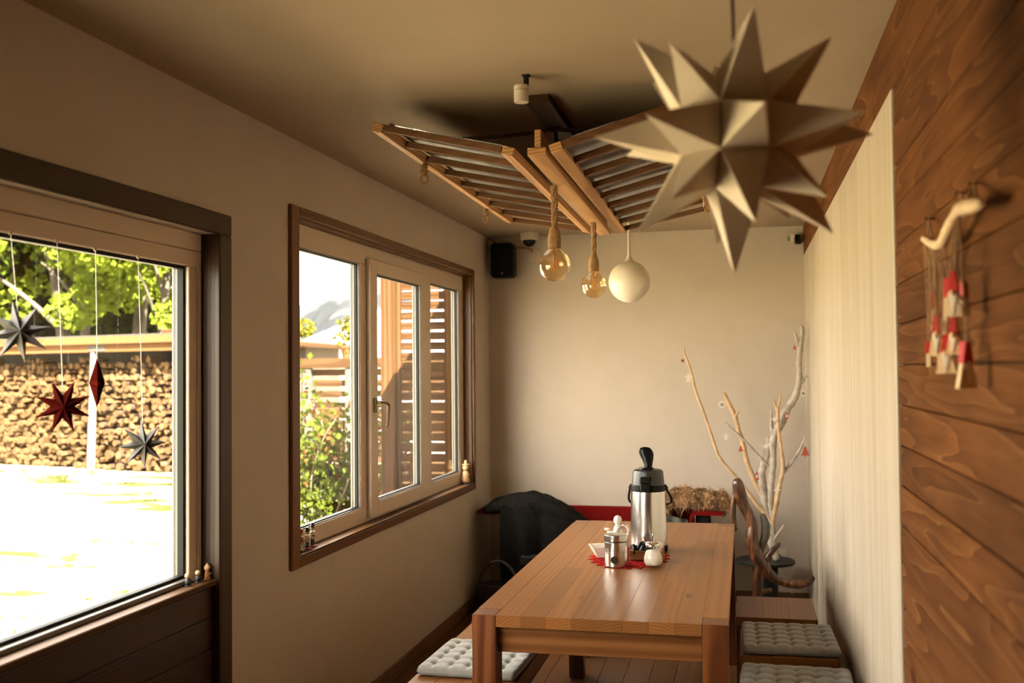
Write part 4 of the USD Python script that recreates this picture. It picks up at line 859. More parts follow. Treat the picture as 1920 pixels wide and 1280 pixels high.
# ------------------------------------------------------------------ stars hung in window_1
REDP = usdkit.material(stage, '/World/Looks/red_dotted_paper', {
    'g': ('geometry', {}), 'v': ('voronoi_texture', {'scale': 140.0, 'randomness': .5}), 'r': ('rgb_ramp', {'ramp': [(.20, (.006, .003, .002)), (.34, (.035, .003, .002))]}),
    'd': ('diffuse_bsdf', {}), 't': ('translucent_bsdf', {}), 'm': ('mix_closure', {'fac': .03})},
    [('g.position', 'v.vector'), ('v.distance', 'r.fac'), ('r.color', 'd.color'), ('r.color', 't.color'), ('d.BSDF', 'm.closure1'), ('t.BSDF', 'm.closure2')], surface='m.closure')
def window_star(c, R, spin, yaw, tilt, top, mat, label):
    c = np.array(c); t = thing('window_star', label, 'paper star', c, 'paper stars hung in the large window')
    V = [(0, 0, .30 * R), (0, 0, -.30 * R)]
    for k in range(16):
        a = spin + k * math.pi / 8; r = R if k % 2 == 0 else .40 * R; V.append((r * math.cos(a), r * math.sin(a), 0))
    F = [(0, 2 + k, 2 + (k + 1) % 16) for k in range(16)] + [(1, 2 + (k + 1) % 16, 2 + k) for k in range(16)]
    # face +z turns to the direction yaw (0 looks into the room, along +x)
    n = np.array([math.cos(yaw) * math.cos(tilt), math.sin(yaw) * math.cos(tilt), math.sin(tilt)]); x = np.cross([0, 0, 1.0], n); x /= np.linalg.norm(x); y = np.cross(n, x)
    V = np.array(V) @ np.array([x, y, n]) + c
    part(t, 'star', trimesh.Trimesh(V, F, process=False), mat, False)
    tp = V[2:][np.argmax(V[2:, 2])] if True else c
    part(t, 'thread', tube([c + [0, 0, .30 * R], (c + np.array(top)) / 2 + [.001, 0, 0], top], .0008, 5), THREAD)
    part(t, 'tape', box(top[0] - .003, top[0] + .001, top[1] - .006, top[1] + .006, top[2] - .004, top[2] + .006, .0005), PVC)
XS = -1.852
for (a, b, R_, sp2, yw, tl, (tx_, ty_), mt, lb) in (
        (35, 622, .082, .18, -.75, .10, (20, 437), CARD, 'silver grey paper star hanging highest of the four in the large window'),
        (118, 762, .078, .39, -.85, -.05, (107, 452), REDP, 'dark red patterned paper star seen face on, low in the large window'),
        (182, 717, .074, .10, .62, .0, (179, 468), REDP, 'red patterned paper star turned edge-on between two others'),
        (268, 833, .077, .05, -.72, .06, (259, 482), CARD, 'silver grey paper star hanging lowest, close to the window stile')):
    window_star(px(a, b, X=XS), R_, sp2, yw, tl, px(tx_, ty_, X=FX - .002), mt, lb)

# ------------------------------------------------------------------ small figures on the two sills
SKINW = plain('pale_turned_wood', (.50, .30, .14), .5, var=.1); NAVY = plain('dark_paint', (.02, .02, .024), .4); WHITEP = plain('white_paint', (.55, .48, .38), .45)
REDPT = plain('red_paint', (.34, .04, .02), .45); ORG = plain('orange_brown_paint', (.34, .13, .035), .45); GREENP = plain('green_paint', (.05, .10, .05), .5)
def small_figure(p, h, body, label, hat=None, lean=0):
    p = np.array(p); t = thing('sill_figurine', label, 'figurine', p, 'little wooden figures on the ledge')
    part(t, 'base', lathe([(0, 0), (.011, 0), (.012, .002), (.011, .005), (0, .0055)], p, 16), body)
    part(t, 'body', lathe([(0, .0056), (.009, .0056), (.010, .010), (.0075, h * .5), (.004, h * .62), (0, h * .63)], p, 16), body, True)
    part(t, 'head', ball(p + [0, 0, h * .78], h * .215, 2), SKINW, True)
    for s_ in (-1, 1): part(t, 'arm', tube([p + [0, s_ * .007, h * .5], p + [.009, s_ * .010, h * .36], p + [.014, s_ * .004, h * .40]], .0028, 6), body, True)
    if hat: part(t, 'hat', lathe([(0, h * .90), (.006, h * .88), (.0065, h * .94), (.002, h * 1.08), (0, h * 1.1)], p, 14), hat)
zl = .8892
small_figure((-1.850, 3.175, zl), .044, NAVY, 'dark little figure with a round wooden head, nearest the window glass on the ledge')
small_figure((-1.846, 3.235, zl), .042, NAVY, 'dark little figure with round head in the middle of the three on the ledge')
small_figure((-1.840, 3.288, zl), .052, ORG, 'brown little figure at the corner of the ledge, against the dark frame', SKINW)
def nutcracker(p, h, coat, trousers, hat, label, face=0.0):
    p = np.array(p); s = h / .1; t = thing('nutcracker', label, 'figurine', p, 'little nutcracker figures on the window sill')
    part(t, 'base', box(p[0] - .014 * s, p[0] + .014 * s, p[1] - .016 * s, p[1] + .016 * s, p[2], p[2] + .008 * s, .001), REDPT if hat is NAVY else NAVY)
    for q in (-1, 1):
        part(t, 'leg', lathe([(0, .0082), (.0052, .0082), (.0055, .02), (.0045, .034), (0, .0345)], (0, 0, 0), 12).apply_scale(s).apply_translation(p + [0, q * .006 * s, 0]), trousers)
        part(t, 'arm', tube([p + np.array([0, q * .013, .062]) * s, p + np.array([.002, q * .0175, .048]) * s, p + np.array([.006, q * .016, .036]) * s], .0036 * s, 8), coat)
    part(t, 'body', lathe([(0, .0346), (.011, .0346), (.0118, .038), (.0095, .048), (.0115, .060), (.009, .066), (0, .067)], (0, 0, 0), 18).apply_scale(s).apply_translation(p), coat)
    part(t, 'belt', lathe([(.0098, .046), (.0104, .0465), (.0104, .0495), (.0098, .050)], (0, 0, 0), 18).apply_scale(s).apply_translation(p), NAVY)
    part(t, 'head', lathe([(0, .0672), (.006, .068), (.0078, .073), (.0075, .080), (.0, .0805)], (0, 0, 0), 16).apply_scale(s).apply_translation(p), SKINW, True)
    part(t, 'hair', ball(p + np.array([-.003, 0, .0765]) * s, .0078 * s, 2, (.8, 1.05, .8)), WHITEP, True)
    part(t, 'hat', lathe([(0, .0806), (.0088, .0806), (.0085, .084), (.0078, .098), (.006, .1), (0, .1)], (0, 0, 0), 18).apply_scale(s).apply_translation(p), hat)
zs_ = .8503
nutcracker((-1.835, 4.058, zs_), .098, ORG, WHITEP, REDPT, 'orange-brown nutcracker half hidden behind the window casing')
nutcracker((-1.832, 4.116, zs_), .096, WHITEP, NAVY, NAVY, 'nutcracker in white with a big dark belly, middle of the three')
nutcracker((-1.838, 4.182, zs_), .106, WHITEP, NAVY, NAVY, 'nutcracker in white coat and tall black hat, outermost of the three')
fp = np.array([-1.838, 6.70, zs_]); fg = thing('wooden_figurine', 'pale wooden figurine in the far corner of the window sill', 'figurine', fp)
part(fg, 'base', lathe([(0, 0), (.028, 0), (.030, .003), (.028, .008), (0, .0085)], fp, 24), NAVY)
part(fg, 'body', lathe([(0, .0086), (.026, .0086), (.029, .02), (.022, .07), (.015, .086), (0, .088)], fp, 28), SKINW, True)
part(fg, 'head', ball(fp + [0, 0, .108], .022, 3), SKINW, True); part(fg, 'hat', lathe([(0, .126), (.026, .127), (.026, .131), (.012, .134), (.009, .155), (0, .16)], fp, 24), SKINW)
for s_ in (-1, 1): part(fg, 'arm', tube(catmull([fp + [0, s_ * .016, .08], fp + [.012, s_ * .026, .062], fp + [.026, s_ * .012, .058]], 10), .0055, 8), SKINW, True)

# ------------------------------------------------------------------ fittings on ceiling and end wall
cp = np.array([-.705, 3.30, 0]); sp = thing('ceiling_spotlight', 'small white cylindrical spotlight under the ceiling', 'spotlight', (cp[0], cp[1], 2.5))
part(sp, 'body', lathe([(0, 2.492), (.0235, 2.492), (.0245, 2.495), (.0245, 2.530), (0, 2.5302)], cp, 32), WHITEP); part(sp, 'cap', lathe([(0, 2.5315), (.0245, 2.5315), (.0245, 2.546), (.022, 2.549), (0, 2.549)], cp, 32), WHITEP)
part(sp, 'neck', lathe([(0, 2.5303), (.022, 2.5303), (.022, 2.5314), (0, 2.5314)], cp, 24), NAVY)
part(sp, 'bracket', cat(box(cp[0] + .010, cp[0] + .024, cp[1] - .012, cp[1] + .012, 2.548, H - .003, .002), box(cp[0] + .004, cp[0] + .030, cp[1] - .014, cp[1] + .014, H - .0035, H, .001)), GREYW)
sk_ = thing('wall_speaker', 'black wall loudspeaker with rounded corners and orange cable', 'loudspeaker', (-1.68, 7.2, 2.27))
rr_ = Polygon([(-1.7655, 2.272), (-1.598, 2.272), (-1.598, 2.522), (-1.7655, 2.522)]).buffer(-.03).buffer(.03, 8)
part(sk_, 'housing', extrude(rr_, .10, (0, 7.25, 0), (1, 0, 0), (0, 0, 1)), BLACK, False)
part(sk_, 'grille', extrude(rr_.buffer(-.006), .006, (0, 7.1498, 0), (1, 0, 0), (0, 0, 1)), plain('black_grille', (.004, .004, .004), .8), False)
part(sk_, 'wall_mount', box(-1.70, -1.66, 7.2505, YB, 2.37, 2.43, .003), BLACK)
part(sk_, 'badge', cat(box(-1.690, -1.672, 7.1425, 7.1437, 2.304, 2.308, .0003), box(-1.684, -1.678, 7.1425, 7.1437, 2.292, 2.299, .0003)), ORG)
OC = plain('orange_cable', (.30, .10, .02), .5)
part(sk_, 'cable', tube(catmull([px(*q, Y=7.275) for q in ((925, 470), (914, 462), (910, 450), (916, 447), (928, 455), (945, 460))], 24), .006, 8), OC)
part(sk_, 'cable', tube(catmull([px(*q, Y=7.275) for q in ((960, 466), (975, 464), (988, 466), (998, 470))] + [np.array([-1.49, 7.29, 2.465])], 18), .006, 8), OC)
dcm = np.array([-1.475, 7.13, 0]); dm = thing('dome_camera', 'white ceiling camera with dark dome in the corner', 'camera', (*dcm[:2], 2.5))
part(dm, 'housing', lathe([(0, 2.5295), (.048, 2.5295), (.062, 2.536), (.066, 2.556), (.066, H), (0, H)], dcm, 36), WHITEP); part(dm, 'dome', lathe([(.0005, 2.484)] + [(.046 * math.sin(a), 2.529 - .045 * math.cos(a)) for a in np.linspace(.2, 1.57, 10)], dcm, 32), GLOSSB, True)
part(thing('cable_outlet', 'round white cover plate on the end wall beside the speaker', 'cover plate', (-1.474, YB, 2.436)), 'plate', turned(lathe([(0, 0), (.054, 0), (.056, .003), (.052, .007), (0, .009)], n=36), (-1.474, YB, 2.436), (0, -1, 0)), WALL)
pb = thing('motion_sensor', 'small grey motion sensor on a bracket by the ceiling corner', 'sensor', (.37, 7.2, 2.45))
part(pb, 'bracket', box(.352, .388, 7.235, YB, 2.455, 2.515, .004), GREYW); part(pb, 'housing', box(.318, .350, 7.205, 7.26, 2.468, 2.515, .006), PVC); part(pb, 'lens', box(.296, .3175, 7.212, 7.252, 2.472, 2.505, .006), plain('grey_lens', (.16, .18, .15), .3))
po = thing('wall_socket', 'white wall socket with a dark plug behind the side table', 'socket', (.213, YB, .32))
part(po, 'plate', box(.165, .262, YB - .009, YB, .285, .372, .003), WHITEP); part(po, 'plug', turned(lathe([(0, 0), (.021, 0), (.019, .026), (.010, .034), (0, .034)], n=20), (.205, YB - .009, .32), (0, -1, 0)), BLACK)
part(po, 'cable', tube(catmull([(.205, YB - .042, .315), (.225, 7.22, .24), (.29, 7.24, .20), (.31, 7.26, .27), (.28, 7.26, .15), (.30, 7.26, .085)], 30), .0028, 6), WHITEP)

# ------------------------------------------------------------------ red sofa, furs, blanket, basket
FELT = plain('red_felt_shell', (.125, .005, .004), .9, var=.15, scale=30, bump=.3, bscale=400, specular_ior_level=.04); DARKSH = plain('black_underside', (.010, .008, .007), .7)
so = thing('red_sofa', 'low red-topped sofa with flared flat armrests along the end wall', 'sofa', (-.95, 6.9, 0))
yf, ybk = 6.62, 7.20
part(so, 'backrest', box(-1.50, -.36, 7.17, 7.205, .34, .655, .008), FELT); part(so, 'seat', box(-1.46, -.38, yf, 7.165, .32, .40, .02), DARKSH)  # the seat's black is shade put into its colour
def shell(pts, y0_, y1_, th_, mat): 
    from shapely.geometry import LineString
    return extrude(LineString(pts).buffer(th_ / 2, cap_style=2, join_style=1), y1_ - y0_, (0, y1_, 0), (1, 0, 0), (0, 0, 1))
part(so, 'armrest', shell([(-1.560, .630), (-1.602, .648), (-1.789, .648)], 6.80, 7.12, .022, FELT), FELT, False, label='flared armrest beside the window wall')
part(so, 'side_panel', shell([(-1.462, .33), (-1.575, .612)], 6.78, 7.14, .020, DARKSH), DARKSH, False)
part(so, 'armrest', shell([(-.385, .34), (-.352, .640), (-.330, .668), (-.150, .668)], 6.80, 7.12, .022, FELT), FELT, False, label='flared armrest beside the driftwood')
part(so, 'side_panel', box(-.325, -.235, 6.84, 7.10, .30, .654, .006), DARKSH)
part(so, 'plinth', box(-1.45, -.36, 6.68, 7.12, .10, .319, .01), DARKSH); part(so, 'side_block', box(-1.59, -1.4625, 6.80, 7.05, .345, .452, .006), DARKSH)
for x in (-1.38, -.45):
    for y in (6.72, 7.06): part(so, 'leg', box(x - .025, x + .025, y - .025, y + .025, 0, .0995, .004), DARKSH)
def drape(path, w, th_, seed, amp=.03, hang=None):
    """A soft pelt that follows a path across the sofa; w: half width along y."""
    P = catmull(path, 40); n, m = 40, 26; v = np.linspace(-1, 1, m); A = np.zeros((n, m, 3)); t = np.gradient(P, axis=0); t /= np.linalg.norm(t, axis=1)[:, None]
    nr = np.stack([-t[:, 2], np.zeros(n), t[:, 0]], 1); nr *= np.sign(nr[:, 2:3] + 1e-6)
    e = 1 - .18 * meshkit.noise(np.stack([np.linspace(0, 6, n), np.zeros(n), np.full(n, seed)], 1), seed)
    bump_ = meshkit.fbm(np.stack(np.broadcast_arrays(np.linspace(0, 9, n)[:, None], v[None] * 4, float(seed)), -1), 3, seed) - .3
    prof = np.clip(1 - np.abs(v) ** 3, 0, 1) ** .5 * np.clip(1 - np.abs(np.linspace(-1, 1, n)) ** 8, 0, 1)[:, None] ** .5
    top = P[:, None] + np.array([0, 1, 0]) * (v[None, :, None] * w * e[:, None, None]) + nr[:, None] * ((th_ + amp * bump_) * prof)[..., None]
    bot = P[:, None] + np.array([0, 1, 0]) * (v[None, :, None] * w * e[:, None, None]) + nr[:, None] * .0 * prof[..., None]
    i = (np.arange(n - 1)[:, None] * m + np.arange(m - 1)).ravel(); F = np.vstack([np.stack([i, i + m, i + m + 1], 1), np.stack([i, i + m + 1, i + 1], 1)])
    V, FF = np.vstack([top.reshape(-1, 3), bot.reshape(-1, 3)]), np.vstack([F[:, ::-1], F + n * m])
    if hang is not None:                                                      # the side towards the room hangs down in folds
        e0 = top[6:-2, 0]; k = len(e0); fr = np.linspace(0, 1, 9)[None, :, None]; lo = e0 * [1, 1, 0] + [0, 0, hang]
        S = e0[:, None] * (1 - fr) + lo[:, None] * fr; S[..., 1] -= .035 * np.sin(fr[..., 0] * 3) + .02 * np.sin(np.arange(k) * .9)[:, None] * fr[..., 0]
        j = (np.arange(k - 1)[:, None] * 9 + np.arange(8)).ravel(); Q = np.vstack([np.stack([j, j + 9, j + 10], 1), np.stack([j, j + 10, j + 1], 1)])
        b0 = len(V); V = np.vstack([V, S.reshape(-1, 3), S.reshape(-1, 3) + [0, .03, 0]]); FF = np.vstack([FF, Q + b0, Q[:, ::-1] + b0 + k * 9])
    return trimesh.Trimesh(V, FF, process=True), top, nr
def hairs(mesh, n, ln, g, lay):
    pts, fi = trimesh.sample.sample_surface(mesh, n, seed=int(g.integers(1e6)))
    N = mesh.face_normals[fi]; d = N * .8 + np.asarray(lay) + g.normal(0, .35, (n, 3)); d /= np.linalg.norm(d, axis=1)[:, None]
    L = ln * g.uniform(.5, 1.2, n)[:, None]; sd = np.cross(d, g.normal(size=(n, 3))); sd = sd / np.linalg.norm(sd, axis=1)[:, None] * .0026
    md = pts + d * L * .6 + [0, 0, -.002]; tp = pts + d * L + np.array([0, 0, -.3]) * L
    V = np.stack([pts - sd, pts + sd, md + sd * .7, md - sd * .7, tp], 1).reshape(-1, 3); i = np.arange(n) * 5
    return trimesh.Trimesh(V, np.vstack([np.stack([i, i + 1, i + 2], 1), np.stack([i, i + 2, i + 3], 1), np.stack([i + 3, i + 2, i + 4], 1)]), process=False)
FURB = plain('black_fur', (.005, .004, .003), 1.0, var=.4, scale=20); FURT = plain('tan_fur', (.33, .19, .085), .95, var=.6, scale=14)
gf = np.random.default_rng(5)
def pelt(name, label, path, w, th_, seed, mat, hair, lay, amp=.03, hang=None):
    m, top, nr = drape(path, w, th_, seed, amp, hang); t = thing(name, label, 'fur throw', (m.bounds.mean(0)[0], m.bounds.mean(0)[1], m.bounds[0][2]))
    part(t, 'pelt', m, mat, True); part(t, 'pile', hairs(m, hair, .065, gf, lay), mat, False, kind='stuff')
pelt('black_fur_throw', 'shaggy black fur throw over the sofa armrest by the window wall', [(-1.74, 6.92, .664), (-1.62, 6.92, .676), (-1.50, 6.91, .70), (-1.36, 6.89, .69), (-1.22, 6.87, .63), (-1.10, 6.86, .53), (-1.0, 6.86, .45), (-.93, 6.86, .42)], .23, .06, 3, FURB, 6200, (.3, 0, -.3), .05, .22)
pelt('tan_fur_throw', 'tan sheepskin lying over the sofa armrest by the driftwood', [(-.60, 7.03, .60), (-.50, 7.02, .685), (-.40, 7.0, .70), (-.30, 6.99, .692), (-.2, 6.98, .69), (-.13, 6.98, .66)], .12, .085, 8, FURT, 15000, (0, -.5, .25), .08)
pelt('fur_seat_cover', 'pale fur seat cover on the red sofa behind the thermos', [(-.93, 6.95, .42), (-.85, 6.95, .44), (-.72, 7.08, .52), (-.62, 7.1, .59)], .16, .04, 11, plain('pale_fur', (.44, .33, .21), .9, var=.3, scale=9), 2600, (0, -.3, .1))
GREENB = plain('grey_green_blanket', (.085, .085, .06), .9, var=.35, scale=14, bump=.5, bscale=60)
n = 30; Ug, Vg = np.meshgrid(np.linspace(0, 1, n), np.linspace(0, 1, n), indexing='ij')
fold = .016 * np.sin(Ug * 14 + Vg * 4) * (1 - .4 * Vg) + .03 * (meshkit.noise(np.stack([Ug * 4, Vg * 4, 0 * Ug + .3], -1), 4) - .5)
bx_ = -.58 + .20 * Ug + .05 * fold; by_ = 6.80 + .10 * Vg - fold; bz_ = .43 + .225 * Vg - .05 * Ug * Vg + .0 * fold
i = (np.arange(n - 1)[:, None] * n + np.arange(n - 1)).ravel(); F = np.vstack([np.stack([i, i + n, i + n + 1], 1), np.stack([i, i + n + 1, i + 1], 1)])
Vf = np.stack([bx_, by_, bz_], -1).reshape(-1, 3)
single('blanket', trimesh.Trimesh(np.vstack([Vf, Vf + [0, .045, 0]]), np.vstack([F, F[:, ::-1] + n * n]), process=False), GREENB, 'folded grey-green blanket leaning on the sofa beside the thermos', 'blanket', smooth=True)
bc = np.array([-1.60, 6.62, 0]); bk = thing('wicker_basket', 'dark wicker basket with hoop handle on the floor in the corner', 'basket', bc); WICK = plain('dark_wicker', (.035, .020, .011), .8, var=.4, scale=60)
part(bk, 'body', cat([tube(np.stack([bc[0] + (.10 + .035 * z / .2) * np.cos(a) * (1 + .012 * np.sin(a * 18 + k * math.pi)), bc[1] + (.08 + .03 * z / .2) * np.sin(a) * (1 + .012 * np.sin(a * 18 + k * math.pi)), np.full(72, .006 + z)], 1), .0062, 5, closed=True) for k, z in enumerate(np.arange(20) * .0105) for a in [np.linspace(0, 2 * np.pi, 73)[:-1]]] + [lathe([(0, .002), (.092, .002), (.092, .006), (0, .006)], bc, 24)]), WICK)
part(bk, 'handle', tube(catmull([bc + [-.115, 0, .19], bc + [-.10, 0, .29], bc + [0, 0, .355], bc + [.10, 0, .29], bc + [.115, 0, .19]], 26), .009, 8), WICK)

# ------------------------------------------------------------------ side table, driftwood root, branches with ornaments
sdt = thing('side_table', 'round black side table on a drum pedestal in the corner', 'table', (.112, 6.88, 0)); BLK = plain('black_lacquer', (.014, .013, .012), .45)
part(sdt, 'top', lathe([(0, .352), (.186, .352), (.188, .355), (.188, .367), (.186, .370), (0, .370)], (.112, 6.88, 0), 56), BLK); part(sdt, 'pedestal', lathe([(0, 0), (.080, 0), (.080, .351), (0, .351)], (.112, 6.88, 0), 40), BLK)
ROOT = usdkit.material(stage, '/World/Looks/varnished_root', {
    'g': ('geometry', {}), 'm': ('mapping', {'scale': (30, 30, 6)}), 'n': ('noise_texture', {'scale': 1.0, 'detail': 4.0, 'distortion': 1.0}),
    'r': ('rgb_ramp', {'ramp': [(.35, (.020, .007, .003)), (.55, (.085, .028, .009)), (.7, (.26, .11, .038))]}), 'b': ('bump', {'strength': .4, 'distance': .004}), 'p': ('principled_bsdf', {'roughness': .3, 'coat_weight': .5, 'coat_roughness': .12})},
    [('g.position', 'm.vector'), ('m.vector', 'n.vector'), ('n.fac', 'r.fac'), ('r.color', 'p.base_color'), ('n.fac', 'b.height'), ('b.normal', 'p.normal')], surface='p.BSDF')
def chain(pts, Y, k, dy=None):
    out = []
    for i, (x, y, r) in enumerate(pts):
        p = px(x, y, Y=Y + (0 if dy is None else dy[i])); out.append((*p, r / k))
    return out
rootc = [[(1383, 905, 9.5), (1389, 920, 9), (1396, 940, 7), (1404, 962, 8), (1411, 985, 9.5), (1409, 1005, 11.5), (1410, 1022, 12.5), (1418, 1042, 13), (1428, 1058, 13), (1440, 1074, 10), (1456, 1087, 8), (1476, 1093, 8), (1497, 1096, 8), (1515, 1092, 7), (1523, 1084, 5)],
         [(1382, 908, 9), (1383, 930, 8), (1390, 948, 6.5), (1400, 966, 6), (1409, 985, 7)], [(1380, 920, 6), (1375, 946, 5), (1375, 968, 5), (1379, 992, 4)],
         [(1428, 1056, 12), (1421, 1085, 10), (1420, 1115, 9), (1417, 1150, 10), (1414, 1188, 12)], [(1436, 1048, 6.5), (1450, 1030, 5.5), (1461, 1020, 3)], [(1422, 1110, 7), (1434, 1108, 5), (1444, 1106, 4)], [(1420, 1140, 9), (1440, 1170, 8), (1452, 1190, 7)], [(1418, 1140, 9), (1398, 1172, 8), (1388, 1192, 7)]]
rm = limbs([chain(c, 6.42, 306) for c in rootc], .010, 6)
rm.vertices[:, 2] = np.maximum(rm.vertices[:, 2], .001)
rt_ = thing('driftwood_root', 'twisted dark varnished driftwood root standing before the side table', 'driftwood', (.05, 6.42, 0))
part(rt_, 'root', rm, ROOT, True)
GREYD = plain('silver_grey_driftwood', (.40, .34, .27), .85, var=.22, scale=25, bump=.5, bscale=90); TAND = plain('tan_driftwood', (.50, .33, .17), .8, var=.2, scale=20, bump=.3, bscale=90)
part(rt_, 'grey_knot', limbs([chain([(1431, 968, 6), (1436, 985, 8), (1435, 1004, 8), (1429, 1022, 7), (1424, 1040, 6)], 6.45, 306)], .01, 5), plain('dark_grey_driftwood', (.10, .085, .07), .6, var=.3, scale=30), True, label='greyer knotted side of the root')
br = thing('driftwood_branches', 'tall bare driftwood branches decorated with ornaments on the side table', 'branches', (.17, 6.88, .37))
def branch(pts, mat, dy, k=286):
    c = np.array(chain(pts, 6.88, k, np.linspace(0, dy, len(pts)))); P = catmull(c, max(14, 6 * len(pts))); P[:, 3] = np.interp(np.linspace(0, 1, len(P)), np.linspace(0, 1, len(c)), c[:, 3])
    part(br, 'branch', tube(P[:, :3], np.maximum(P[:, 3], .0018), 10, jitter=.07, seed=len(pts)), mat, True)
branch([(1457, 1049, 7), (1447, 1020, 7), (1445, 1000, 7.5), (1442, 974, 7.5), (1435, 950, 8), (1430, 917, 8), (1428, 888, 7.5), (1434, 864, 6.5), (1440, 838, 5), (1440, 818, 4)], GREYD, .02)
branch([(1457, 1049, 6), (1449, 1000, 6), (1446, 962, 6), (1445, 936, 6), (1447, 895, 6), (1450, 864, 6), (1449, 832, 5.5), (1453, 813, 7), (1465, 791, 7.5), (1477, 764, 8), (1489, 747, 8), (1497, 721, 7), (1499, 700, 5.5), (1498, 680, 5), (1500, 658, 5), (1502, 641, 5), (1505, 620, 4.5), (1501, 611, 3)], GREYD, .0)
branch([(1498, 650, 4), (1494, 636, 3.2), (1491, 623, 2)], GREYD, 0); branch([(1500, 718, 4), (1507, 711, 3.5), (1514, 704, 2)], GREYD, 0); branch([(1449, 815, 4.5), (1446, 790, 3), (1446, 769, 1.8)], GREYD, .01)
branch([(1455, 1049, 5), (1449, 975, 4.5), (1454, 953, 4.5), (1459, 925, 4.5), (1465, 895, 4), (1468, 876, 4), (1465, 844, 3.5), (1460, 808, 3.2), (1459, 788, 3), (1457, 764, 3)], TAND, -.06)
branch([(1457, 768, 3), (1453, 758, 2.2), (1449.5, 749, 1.2)], TAND, -.0); branch([(1457, 768, 3), (1461, 754, 2.2), (1464, 740, 1.2)], TAND, 0)
branch([(1467, 886, 4), (1473, 880, 3.6), (1484, 866, 3), (1494, 852, 2.6), (1503, 836, 2.2), (1510, 818, 1.3)], GREYD, -.04)
branch([(1448, 1010, 5), (1440, 955, 5), (1422, 916, 5), (1412, 895, 5), (1400, 864, 4.6), (1393, 832, 4.4), (1385, 806, 4.2), (1378, 781, 4.2), (1366, 755, 4), (1357.5, 736.5, 4)], TAND, .05)
branch([(1378, 780, 3), (1382, 775, 2.4), (1384.6, 770, 1.2)], TAND, .0)
branch([(1446, 985, 4), (1441, 970, 4), (1422, 949, 3.6), (1407, 929, 3.4), (1379, 893, 3.2), (1361, 873, 3), (1346, 852, 2.8), (1337, 825, 2.8), (1327, 796, 2.6), (1317, 767, 2.6), (1305, 735, 2.6), (1298, 706, 2.4), (1291, 682, 2.4), (1285, 667, 1.8), (1282, 652, 1.3)], TAND, -.10)
branch([(1441, 873, 2.6), (1425, 857, 2.4), (1409, 839, 2.2), (1385, 815, 1.8), (1359, 791, 1.2)], GREYD, -.03)
branch([(1446, 1018, 4), (1456, 1005, 3), (1470, 984, 1.8)], GREYD, -.03)
def ornament(kind, x, y, s, mat, label, sy, mat2=None):
    """Small flat hanging ornament; s is its height in pixels of the photograph, sy the twig above it."""
    p = px(x, y, Y=6.80); h = s / 289; t = thing('tree_ornament', label, 'ornament', p, 'little ornaments on the driftwood branches')
    sh_ = {'tree': unary_union([Polygon([(-.42 + .1 * k, -.38 + .28 * k), (.42 - .1 * k, -.38 + .28 * k), (0, .1 + .2 * k)]) for k in range(3)] + [Polygon([(-.08, -.5), (.08, -.5), (.08, -.3), (-.08, -.3)])]),
           'star': Polygon([((.5 if k % 2 == 0 else .22) * math.sin(k * math.pi / 5), (.5 if k % 2 == 0 else .22) * math.cos(k * math.pi / 5)) for k in range(10)]),
           'snow': unary_union([Polygon([(-.09, -.5), (.09, -.5), (.09, .5), (-.09, .5)]), Polygon([(-.5, -.09), (.5, -.09), (.5, .09), (-.5, .09)]), Point(0, 0).buffer(.3)]),
           'ring': Point(0, 0).buffer(.5).difference(Point(0, 0).buffer(.28)), 'bird': unary_union([Point(0, 0).buffer(.33, 8), Point(.32, .22).buffer(.18, 8), Polygon([(-.2, 0), (-.75, .25), (-.6, -.12)]), Polygon([(.45, .26), (.62, .2), (.45, .15)])]),
           'angel': unary_union([Polygon([(-.3, -.5), (.3, -.5), (.06, .2), (-.06, .2)]), Point(0, .33).buffer(.17), Polygon([(-.06, .12), (-.42, .28), (-.36, -.1)]), Polygon([(.06, .12), (.42, .28), (.36, -.1)])]),
           'gnome': unary_union([Polygon([(-.28, -.5), (.28, -.5), (.16, 0), (-.16, 0)]), Point(0, .08).buffer(.17), Polygon([(-.2, .12), (.2, .12), (.03, .5)])])}[kind]
    from shapely import affinity
    g_ = affinity.scale(sh_, h, h, origin=(0, 0)); part(t, 'figure', extrude(g_, .006, p + [0, .003, 0], (1, 0, 0), (0, 0, 1)), mat, False)
    if mat2: part(t, 'accent', extrude(affinity.translate(affinity.scale(sh_, h * .5, h * .42, origin=(0, 0)), 0, -h * .06), .003, p + [0, -.0035, 0], (1, 0, 0), (0, 0, 1)), mat2, False)
    q = px(*sy, Y=6.84); part(t, 'string', tube([p + [0, 0, h * .4], (p + q) / 2, q], .0009, 5), THREAD)
RDO = plain('red_ornament', (.32, .045, .018), .6); WHO = plain('white_ornament', (.60, .53, .43), .6); DRO = plain('dark_red_ornament', (.12, .012, .010), .6)
ornament('star', 1280, 676, 9, DRO, 'dark red star ornament at the tip of the long leaning twig', (1288, 670))
ornament('angel', 1291, 708, 15, WHO, 'pale tassel-like angel hanging high on the long leaning twig', (1294, 690))
ornament('ring', 1354, 758, 13, WHO, 'little white wreath with green beside the sawn tan branch', (1362, 744), GREENP)
ornament('angel', 1361, 818, 12, WHO, 'small white angel hanging free left of the crossing twigs', (1364, 796))
ornament('tree', 1389, 841, 12, RDO, 'small red tree hanging before the tan branch', (1392, 826))
ornament('bird', 1436, 836, 12, WHO, 'white bird at the broken top of the grey branch', (1438, 822))
ornament('bird', 1453, 786, 12, WHO, 'white bird beside the upright twig with a forked tip', (1455, 776))
ornament('gnome', 1475, 778, 13, RDO, 'red gnome hanging on the thick grey branch', (1478, 766), WHO)
ornament('tree', 1490, 651, 9, RDO, 'tiny brown-red cone near the top fork of the tallest branch', (1495, 644))
ornament('angel', 1506, 736, 13, WHO, 'white and green figure hanging beside the pale wall panel', (1512, 708), GREENP)
ornament('tree', 1510, 846, 19, RDO, 'red tree ornament, the biggest, at the end of the low twig', (1509, 822))
